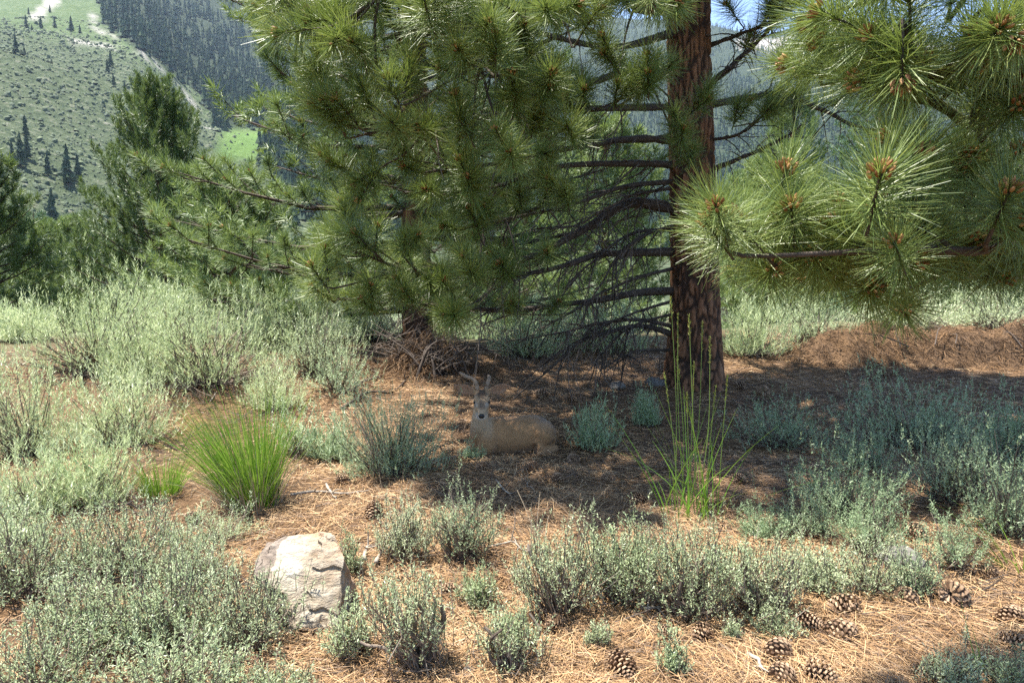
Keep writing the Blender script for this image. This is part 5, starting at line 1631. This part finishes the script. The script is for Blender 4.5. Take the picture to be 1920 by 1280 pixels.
P = np.stack([q[:, 0], q[:, 1], gz + hz * rg.uniform(0.55, 1.0, n)], -1)
out = np.stack([q[:, 0] - 0.1, q[:, 1] - 0.6, np.zeros(n)], -1)
D = norm(norm(out) * 0.5 + rg.normal(size=(n, 3)) * 0.5 + np.array([0, 0, -0.55]))
ribbons(mb, P, D, rg.uniform(0.10, 0.2, n), 0.0055, np.array([0, 0, -1.0]) * rg.uniform(0, 0.05, n)[:, None], rg, 1, 0, None, (1, 0.5))
o = mb.build('draped_straw', [OLD_STRAW], t)
tag(o, kind='stuff')

# duff mound at the right: straw hanging over its lip
rg = rng('mound')
p = ground_at(1750, 660)
t = thing('duff_mound', 'long low mound of brown needles and twigs along the right crest', 'mound', p)
n = 11000
q = np.stack([rg.uniform(-2.3, 2.6, n), rg.normal(size=n) * 0.35], -1)
hz = 0.52 * np.exp(-(q[:, 1] / 0.36) ** 2) * (0.55 + 0.9 * np.clip(fbm2(q[:, 0] * 2.2, q[:, 1] * 2.2, 3, 14) + 0.35, 0, 1)) * smooth(-2.4, -1.2, q[:, 0])
P = np.stack([q[:, 0], q[:, 1], H(q[:, 0] + p[0], q[:, 1] + p[1]) - p[2] + hz * rg.uniform(0.6, 1, n)], -1)
D = norm(rg.normal(size=(n, 3)) * np.array([1, 0.5, 0.35]) + np.array([0.2, -0.5, -0.35]))
mb = MB(); ribbons(mb, P, D, rg.uniform(0.10, 0.22, n), 0.006, np.array([0, 0, -1.0]) * rg.uniform(0, 0.05, n)[:, None], rg, 1, 0, None, (1, 0.5))
o = mb.build('straw', [OLD_STRAW], t); tag(o, kind='stuff')
gx, gy = np.meshgrid(np.linspace(-2.6, 2.8, 120), np.linspace(-0.9, 0.9, 40))
hz = 0.47 * np.exp(-(gy / 0.36) ** 2) * (0.55 + 0.9 * np.clip(fbm2(gx * 2.2, gy * 2.2, 3, 14) + 0.35, 0, 1)) * smooth(-2.4, -1.2, gx) - 0.03
V = np.stack([gx, gy, H(gx + p[0], gy + p[1]) - p[2] + hz], -1).reshape(-1, 3)
idx = np.arange(40 * 120).reshape(40, 120)
mb = MB(); mb.add(V, np.stack([idx[:-1, :-1], idx[:-1, 1:], idx[1:, 1:], idx[1:, :-1]], -1).reshape(-1, 4)); mb.build('duff', [GROUND], t, True)
for k in range(26):
    c = np.array([rg.uniform(-1.8, 2.3), rg.normal() * 0.25, 0.2 + float(H(p[0], p[1]) - p[2])])
    a = rg.uniform(0, 3.14)
    L = rg.uniform(0.25, 0.7)
    d = np.array([math.cos(a), 0.4 * math.sin(a), rg.uniform(0.2, 1.1)])
    mb = MB(); tubes(mb, wiggle(spline([c - d * 0.1, c + d * L * 0.5, c + d * L + np.array([0.1 * rg.normal(), 0, -0.05])], 8), 0.08, rg, 500 + k), np.linspace(0.009, 0.003, 8), 5)
    mb.build('twig', [TWIG], t, True)

FT = [('pale bent stick lying right of the grass clump', [(545, 935), (590, 928), (640, 932), (690, 926)], 0.012, PALE_WOOD), ('short pale stick stub right of the bent stick', [(612, 915), (622, 930), (632, 938)], 0.012, PALE_WOOD),
      ('bleached broken root wood right of the boulder', [(682, 1060), (690, 1035), (715, 1020)], 0.013, PALE_WOOD), ('bleached forked root splinter beside the broken root', [(705, 1065), (716, 1040), (728, 1015)], 0.011, PALE_WOOD),
      ('thin white twig below the deer', [(930, 905), (955, 930), (985, 915), (1000, 925)], 0.006, PALE_WOOD), ('grey stick under the front row', [(915, 1030), (960, 1028), (990, 1040)], 0.009, PALE_WOOD),
      ('bleached splinter near the bottom edge between seedling and cones', [(1402, 1235), (1418, 1250), (1425, 1270)], 0.012, PALE_WOOD), ('short stick in the straw beside the fullest bush', [(1200, 1145), (1225, 1150), (1245, 1146)], 0.011, PALE_WOOD),
      ('dark fallen branch left of the deer under the brush pile', [(640, 770), (690, 740), (740, 735), (770, 700)], 0.02, WOOD), ('dark forked branch in front of the brush pile', [(660, 725), (700, 715), (760, 690), (775, 660)], 0.018, WOOD),
      ('curved grey dead branch below the back thicket', [(260, 760), (330, 690), (380, 672), (410, 690)], 0.014, TWIG), ('long pale twig leaning out of the back thicket', [(395, 755), (420, 715), (445, 690)], 0.008, PALE_WOOD)]
for k, (lab, pp, r_, m_) in enumerate(FT):
    g0 = [ground_at(*q) for q in pp]
    c = g0[0].copy()
    rg = rng(lab)
    for q in g0: q[2] += r_ + rg.random() * 0.03
    pa = wiggle(spline([q - c for q in g0], 16), 0.04, rg, 700 + k)
    mb = MB()
    pe = np.vstack([pa[:1] - (pa[1] - pa[0]) * 0.05, pa, pa[-1:] + (pa[-1] - pa[-2]) * 0.3])
    tubes(mb, pe, np.concatenate([[0.001], np.linspace(r_, r_ * 0.4, 16) * (1 + 0.15 * rg.normal(size=16)), [0.001]]), 7)
    for s_ in range(3):
        i = int(rg.integers(4, 14)); d = norm(rg.normal(size=3) + np.array([0, 0, 0.3])); L = rg.uniform(0.06, 0.2)
        tubes(mb, [pa[i], pa[i] + d * L * 0.5, pa[i] + d * L + rg.normal(size=3) * 0.02], [r_ * 0.5, r_ * 0.4, r_ * 0.15], 5)
    o = mb.build('fallen_branch', [m_], None, True)
    o.location = [float(q) for q in c]
    tag(o, lab, 'fallen branch', 'fallen sticks and branches')

# ------------------------------------------------------------------ the resting deer
def loft(mb, rings, sides=20, mat=0):
    """rings: (centre, axis, half width, half height); closed at both ends"""
    V = []
    for c, ax, w, h in rings:
        ax = norm(ax)
        s = norm(np.cross(ax, [0, 0, 1.0])) if abs(ax[2]) < 0.95 else norm(np.cross(ax, [0, 1.0, 0]))
        u = np.cross(s, ax)
        a = np.arange(sides) / sides * 2 * np.pi
        V.append(np.asarray(c) + s * (np.cos(a) * w)[:, None] + u * (np.sin(a) * h)[:, None])
    k = len(V)
    V = np.concatenate(V + [np.array([rings[0][0]]), np.array([rings[-1][0]])])
    f = [[j * sides + i, j * sides + (i + 1) % sides, (j + 1) * sides + (i + 1) % sides, (j + 1) * sides + i] for j in range(k - 1) for i in range(sides)]
    t = [[(i + 1) % sides, i, k * sides] for i in range(sides)] + [[(k - 1) * sides + i, (k - 1) * sides + (i + 1) % sides, k * sides + 1] for i in range(sides)]
    mb.add(V, f, mat)
    mb.f3.append(np.array(t) + mb.n - len(V)); mb.m3.append(np.full(len(t), mat, np.int32))

def chain(mb, pts, rad, sides=16, flat=1.0, n=None):
    n = n or len(pts) * 4
    P = spline(pts, n)
    r = np.interp(np.linspace(0, 1, n), np.linspace(0, 1, len(rad)), rad)
    T = np.gradient(P, axis=0)
    loft(mb, [(P[i], T[i], r[i], r[i] * flat) for i in range(n)], sides)

def build_deer():
    base = ground_at(957, 852)
    base[2] += 0.0
    root = thing('deer', 'brown deer with velvet antlers resting in the shade facing the camera', 'deer', base)
    mb = MB()
    # trunk of the body, chest to rump
    sp = [(-0.375, -0.20, 0.22, 0.05, 0.08), (-0.345, -0.185, 0.215, 0.105, 0.145), (-0.26, -0.14, 0.205, 0.150, 0.190), (-0.14, -0.08, 0.198, 0.175, 0.198), (0.0, -0.01, 0.190, 0.195, 0.195),
          (0.14, 0.06, 0.190, 0.190, 0.192), (0.26, 0.12, 0.190, 0.170, 0.185), (0.35, 0.165, 0.170, 0.140, 0.160), (0.42, 0.20, 0.140, 0.09, 0.115), (0.45, 0.215, 0.12, 0.03, 0.04)]
    ax = np.array([0.88, 0.45, 0])
    loft(mb, [((x, y, z), ax, w, h) for x, y, z, w, h in sp], 28)
    # neck
    chain(mb, [(-0.26, -0.16, 0.20), (-0.285, -0.205, 0.33), (-0.285, -0.215, 0.45), (-0.275, -0.200, 0.56), (-0.272, -0.18, 0.61)], [0.125, 0.098, 0.076, 0.070, 0.06], 20)
    # head: skull then muzzle, looking at the camera and a little down
    hc = np.array([-0.272, -0.19, 0.62])
    hd = norm([0.02, -0.80, -0.60])
    rings = [(-0.05, 0.04, 0.045), (-0.02, 0.066, 0.064), (0.03, 0.078, 0.072), (0.08, 0.082, 0.069), (0.115, 0.066, 0.060), (0.155, 0.046, 0.050), (0.20, 0.037, 0.041), (0.235, 0.037, 0.036), (0.258, 0.028, 0.026), (0.265, 0.01, 0.01)]
    loft(mb, [(hc + hd * s + np.array([0, 0, -0.004]), hd, w, h) for s, w, h in rings], 22)
    # brows
    for s in (-1, 1):
        c = hc + hd * 0.075 + np.array([s * 0.058, 0, 0.030])
        chain(mb, [c + np.array([-s * 0.02, 0.02, 0.014]), c, c + hd * 0.03 + np.array([0, 0, -0.012])], [0.016, 0.020, 0.010], 10)
        # pedicles
        chain(mb, [hc + np.array([s * 0.035, 0.0, 0.03]), hc + np.array([s * 0.042, 0.0, 0.085])], [0.028, 0.022], 10, n=5)
        # ears, broad and turned sideways
        e0 = hc + np.array([s * 0.058, 0.015, 0.035])
        tip = e0 + np.array([s * 0.215, 0.02, 0.060])
        P = spline([e0, e0 + np.array([s * 0.07, 0.015, 0.020]), e0 + np.array([s * 0.145, 0.02, 0.042]), tip], 10)
        ww = np.interp(np.linspace(0, 1, 10), [0, 0.15, 0.45, 0.75, 1], [0.024, 0.044, 0.066, 0.052, 0.008])
        T = np.gradient(P, axis=0)
        V = []
        for i in range(10):
            tx = norm(T[i]); up = norm(np.array([-s * 0.25, -0.35, 0.9]) - tx * np.dot(np.array([-s * 0.25, -0.35, 0.9]), tx)); nn = np.cross(tx, up)
            a = np.arange(14) / 14 * 2 * np.pi
            cup = 0.018 * (np.cos(a) ** 2) * (1 if i > 0 else 0)
            V.append(P[i] + up * (np.cos(a) * ww[i])[:, None] + nn * (np.sin(a) * 0.009)[:, None] + np.array([0, -1.0, 0]) * (cup - 0.01)[:, None])
        V = np.concatenate(V)
        f = [[j * 14 + i, j * 14 + (i + 1) % 14, (j + 1) * 14 + (i + 1) % 14, (j + 1) * 14 + i] for j in range(9) for i in range(14)]
        f.append([0, 4, 7, 11]); f.append([126, 130, 133, 137])
        mb.add(V, f)
    # shoulders and haunch
    chain(mb, [(-0.18, -0.17, 0.33), (-0.205, -0.215, 0.23), (-0.235, -0.255, 0.14), (-0.28, -0.295, 0.085)], [0.04, 0.10, 0.095, 0.055], 16, n=14)
    chain(mb, [(0.33, 0.02, 0.29), (0.31, -0.02, 0.20), (0.25, -0.05, 0.11)], [0.07, 0.125, 0.08], 18, n=9)
    chain(mb, [(0.20, 0.0, 0.24), (0.33, 0.03, 0.21), (0.43, 0.06, 0.12)], [0.09, 0.135, 0.06], 18, n=9)
    # folded legs
    chain(mb, [(-0.20, -0.22, 0.13), (-0.26, -0.29, 0.095), (-0.34, -0.34, 0.075), (-0.40, -0.365, 0.050)], [0.05, 0.058, 0.044, 0.036], 12)
    chain(mb, [(-0.40, -0.365, 0.050), (-0.30, -0.375, 0.030), (-0.17, -0.365, 0.026), (-0.10, -0.355, 0.024)], [0.034, 0.024, 0.022, 0.026], 10)
    chain(mb, [(-0.36, -0.20, 0.10), (-0.42, -0.27, 0.06), (-0.44, -0.30, 0.04)], [0.05, 0.04, 0.034], 12)
    chain(mb, [(0.25, -0.10, 0.09), (0.36, -0.06, 0.065), (0.465, -0.02, 0.075)], [0.07, 0.045, 0.033], 12)
    chain(mb, [(0.465, -0.02, 0.072), (0.38, -0.11, 0.036), (0.24, -0.185, 0.026), (0.17, -0.21, 0.024)], [0.030, 0.022, 0.021, 0.026], 10)
    # tail
    chain(mb, [(0.42, 0.20, 0.20), (0.475, 0.225, 0.16), (0.485, 0.23, 0.09)], [0.03, 0.028, 0.012], 10)
    raw = mb.mesh('deer_raw', [])
    tmp = link('deer_raw', raw)
    rm = tmp.modifiers.new('r', 'REMESH'); rm.mode = 'VOXEL'; rm.voxel_size = 0.0095
    sm = tmp.modifiers.new('s', 'SMOOTH'); sm.factor = 0.5; sm.iterations = 12
    dg = bpy.context.evaluated_depsgraph_get()
    me = bpy.data.meshes.new_from_object(tmp.evaluated_get(dg))
    bpy.data.objects.remove(tmp)
    co = np.empty(len(me.vertices) * 3, np.float32)
    me.vertices.foreach_get('co', co); co = co.reshape(-1, 3).astype(float)
    no = np.empty(len(me.vertices) * 3, np.float32)
    me.vertices.foreach_get('normal', no); no = no.reshape(-1, 3).astype(float)
    co += no * (fbm(co * 26, 3, 5) * 0.006)[:, None]
    me.vertices.foreach_set('co', co.astype(np.float32).ravel())
    # coat pattern
    def blob(c, r):
        return np.clip(1 - np.linalg.norm((co - np.asarray(c)) / np.asarray(r), axis=1), 0, 1)
    col = np.tile(np.array([0.38, 0.215, 0.10]), (len(co), 1))
    col *= (1 + 0.25 * fbm(co * np.array([9, 9, 16]), 4, 2))[:, None]
    def paint(w, c):
        nonlocal col
        w = np.clip(w, 0, 1)[:, None]
        col = col * (1 - w) + np.array(c) * w
    paint(smooth(0.12, 0.02, co[:, 2]) * 0.6, (0.27, 0.20, 0.14))
    paint(blob((0.36, 0.12, 0.30), (0.22, 0.25, 0.2)) * 0.9, (0.24, 0.19, 0.15))
    neckw = smooth(0.20, 0.36, co[:, 2]) * smooth(-0.14, -0.20, co[:, 0])
    paint(neckw * 0.9, (0.48, 0.345, 0.215))
    paint(smooth(0.52, 0.56, co[:, 2]) * smooth(-0.14, -0.20, co[:, 0]) * 0.9, (0.41, 0.27, 0.155))
    ear = np.abs(co[:, 0] - hc[0])
    paint(smooth(0.075, 0.10, ear) * smooth(0.58, 0.62, co[:, 2]) * (no[:, 1] < -0.2), (0.38, 0.235, 0.15))
    paint(smooth(0.075, 0.10, ear) * smooth(0.58, 0.62, co[:, 2]) * (no[:, 1] > -0.2), (0.20, 0.15, 0.11))
    paint(2.2 * blob(hc + hd * 0.215 + np.array([0, 0, -0.035]), (0.055, 0.06, 0.045)), (0.58, 0.49, 0.38))
    paint(2.0 * blob((-0.275, -0.295, 0.455), (0.075, 0.09, 0.05)), (0.52, 0.46, 0.39))
    paint(1.6 * blob(hc + hd * 0.165 + np.array([0, -0.02, 0.045]), (0.050, 0.08, 0.06)), (0.20, 0.14, 0.095))
    paint(2.2 * blob(hc + hd * 0.04 + np.array([0, -0.02, 0.07]), (0.060, 0.09, 0.07)), (0.10, 0.065, 0.042))
    for s in (-1, 1):
        paint(1.8 * blob(hc + hd * 0.09 + np.array([s * 0.05, -0.035, -0.005]), (0.032, 0.05, 0.03)), (0.42, 0.35, 0.28))
    ca = me.color_attributes.new('coat', 'FLOAT_COLOR', 'POINT')
    ca.data.foreach_set('color', np.hstack([np.clip(col, 0.01, 1), np.ones((len(co), 1))]).astype(np.float32).ravel())
    m, nt, b = new_mat('deer_coat')
    a = N(nt, 'ShaderNodeAttribute', attribute_name='coat')
    tc = N(nt, 'ShaderNodeTexCoord')
    n1 = noise(nt, 140, 4, 0.7, tc.outputs['Object'])
    nt.links.new(mix(nt, 0.45, a.outputs['Color'], ramp(nt, n1, [(0.3, (0.45, 0.43, 0.42)), (0.7, (1.2, 1.2, 1.2))]), 'MULTIPLY'), b.inputs['Base Color'])
    b.inputs['Roughness'].default_value = 0.85
    b.inputs['Specular IOR Level'].default_value = 0.15
    b.inputs['Sheen Weight'].default_value = 0.15
    bump(nt, b, n1, 0.5, 0.006)
    me.materials.clear(); me.materials.append(m)
    for p_ in me.polygons: p_.use_smooth = True
    me.name = 'deer_body'
    link('body', me, root)
    # short hair over the coat
    rg = rng('fur')
    me.calc_loop_triangles()
    pick = rg.integers(0, len(co), 16000)
    far_ok = np.linalg.norm(co[pick] - (hc + hd * 0.2), axis=1) > 0.10
    pick = pick[far_ok]
    flow = np.array([0.75, 0.35, -0.45])
    isneck = (co[pick, 2] > 0.34)
    fl = np.where(isneck[:, None], np.array([0, -0.1, -1.0]), flow)
    Nn = no[pick]
    D = norm(fl - Nn * np.sum(fl * Nn, 1, keepdims=True) + Nn * 0.38 + rg.normal(size=Nn.shape) * 0.22)
    ln = np.where(isneck, 0.020, 0.017) * rg.uniform(0.6, 1.3, len(pick))
    fb = MB()
    ribbons(fb, co[pick] - Nn * 0.002, D, ln, 0.0022, Nn * -0.003, rg, 1, 0, None, (1, 0.3))
    fo_ = fb.build('fur', [m], root)
    fc = np.repeat(col[pick] * rg.uniform(0.75, 1.3, (len(pick), 1)), 4, axis=0)
    ca = fo_.data.color_attributes.new('coat', 'FLOAT_COLOR', 'POINT')
    ca.data.foreach_set('color', np.hstack([np.clip(fc, 0.01, 1), np.ones((len(fc), 1))]).astype(np.float32).ravel())
    tag(fo_, kind='stuff')
    # eyes, nose, antlers
    EYE, nt, b = new_mat('deer_eye'); b.inputs['Base Color'].default_value = (0.008, 0.006, 0.005, 1); b.inputs['Roughness'].default_value = 0.12
    NOSE, nt, b = new_mat('deer_nose'); b.inputs['Base Color'].default_value = (0.014, 0.012, 0.012, 1); b.inputs['Roughness'].default_value = 0.38
    VELVET = plain_mat('antler_velvet', (0.20, 0.14, 0.095), (0.36, 0.27, 0.19), 30, 0.85, 0.4, 0.004)
    for s in (-1, 1):
        e = MB()
        c = hc + hd * 0.092 + np.array([s * 0.065, -0.012, 0.014])
        loft(e, [(c + norm([s * 0.6, -0.8, 0]) * 0.016 * math.cos(q), norm([s * 0.6, -0.8, 0]), 0.019 * math.sin(q) + 1e-4, 0.0155 * math.sin(q) + 1e-4) for q in np.linspace(math.pi, 0, 9)], 14)
        e.build('eye', [EYE], root, True)
    e = MB()
    c = hc + hd * 0.245 + np.array([0, -0.008, 0.002])
    loft(e, [(c + np.array([0, -1, 0.1]) * 0.022 * math.cos(q), np.array([0, -1.0, 0.1]), 0.029 * math.sin(q) + 1e-4, 0.023 * math.sin(q) + 1e-4) for q in np.linspace(math.pi, 0, 9)], 16)
    e.build('nose', [NOSE], root, True)
    h0 = hc + np.array([-0.042, 0.0, 0.085])
    e = MB()
    chain(e, [h0 - np.array([0, 0, 0.02]), h0 + np.array([-0.012, 0.01, 0.045]), h0 + np.array([-0.055, 0.02, 0.085]), h0 + np.array([-0.115, 0.03, 0.105]), h0 + np.array([-0.175, 0.03, 0.145])], [0.020, 0.019, 0.018, 0.019, 0.012], 12, n=20)
    e.build('antler', [VELVET], root, True)
    h0 = hc + np.array([0.042, 0.0, 0.085])
    e = MB()
    chain(e, [h0 - np.array([0, 0, 0.02]), h0 + np.array([0.014, 0.02, 0.045]), h0 + np.array([0.022, 0.07, 0.075]), h0 + np.array([0.024, 0.13, 0.085]), h0 + np.array([0.015, 0.18, 0.09])], [0.020, 0.019, 0.018, 0.018, 0.012], 12, n=20)
    e.build('antler', [VELVET], root, True)
    return root
build_deer()

# ------------------------------------------------------------------ the air
zmin = float(min(v[:, 2].min(), -2)) - 1.0
zmax = float(v[:, 2].max()) + 40.0
hz = MB()
A, B = 4700.0, 4700.0
V = [(-A, -B, zmin), (A, -B, zmin), (A, B, zmin), (-A, B, zmin), (-A, -B, zmax), (A, -B, zmax), (A, B, zmax), (-A, B, zmax)]
hz.add(V, [[0, 3, 2, 1], [4, 5, 6, 7], [0, 1, 5, 4], [1, 2, 6, 5], [2, 3, 7, 6], [3, 0, 4, 7]])
m = bpy.data.materials.new('haze_air'); m.use_nodes = True
nt = m.node_tree
nt.nodes.remove(nt.nodes['Principled BSDF'])
pv = nt.nodes.new('ShaderNodeVolumePrincipled')
pv.inputs['Color'].default_value = (0.62, 0.78, 1.0, 1)
pv.inputs['Density'].default_value = 0.000055
pv.inputs['Anisotropy'].default_value = 0.2
nt.links.new(pv.outputs[0], nt.nodes['Material Output'].inputs['Volume'])
o = hz.build('haze', [m])
tag(o, 'thin blue mountain air', 'haze', kind='stuff')
print('FOREST', N_FOREST, 'LEAVES', LEAF_COUNT[0], 'TUFTS', n_main, 'OBJ', len(bpy.data.objects), 'TRIS', sum(len(me.loops) - 2 * len(me.polygons) for me in bpy.data.meshes))
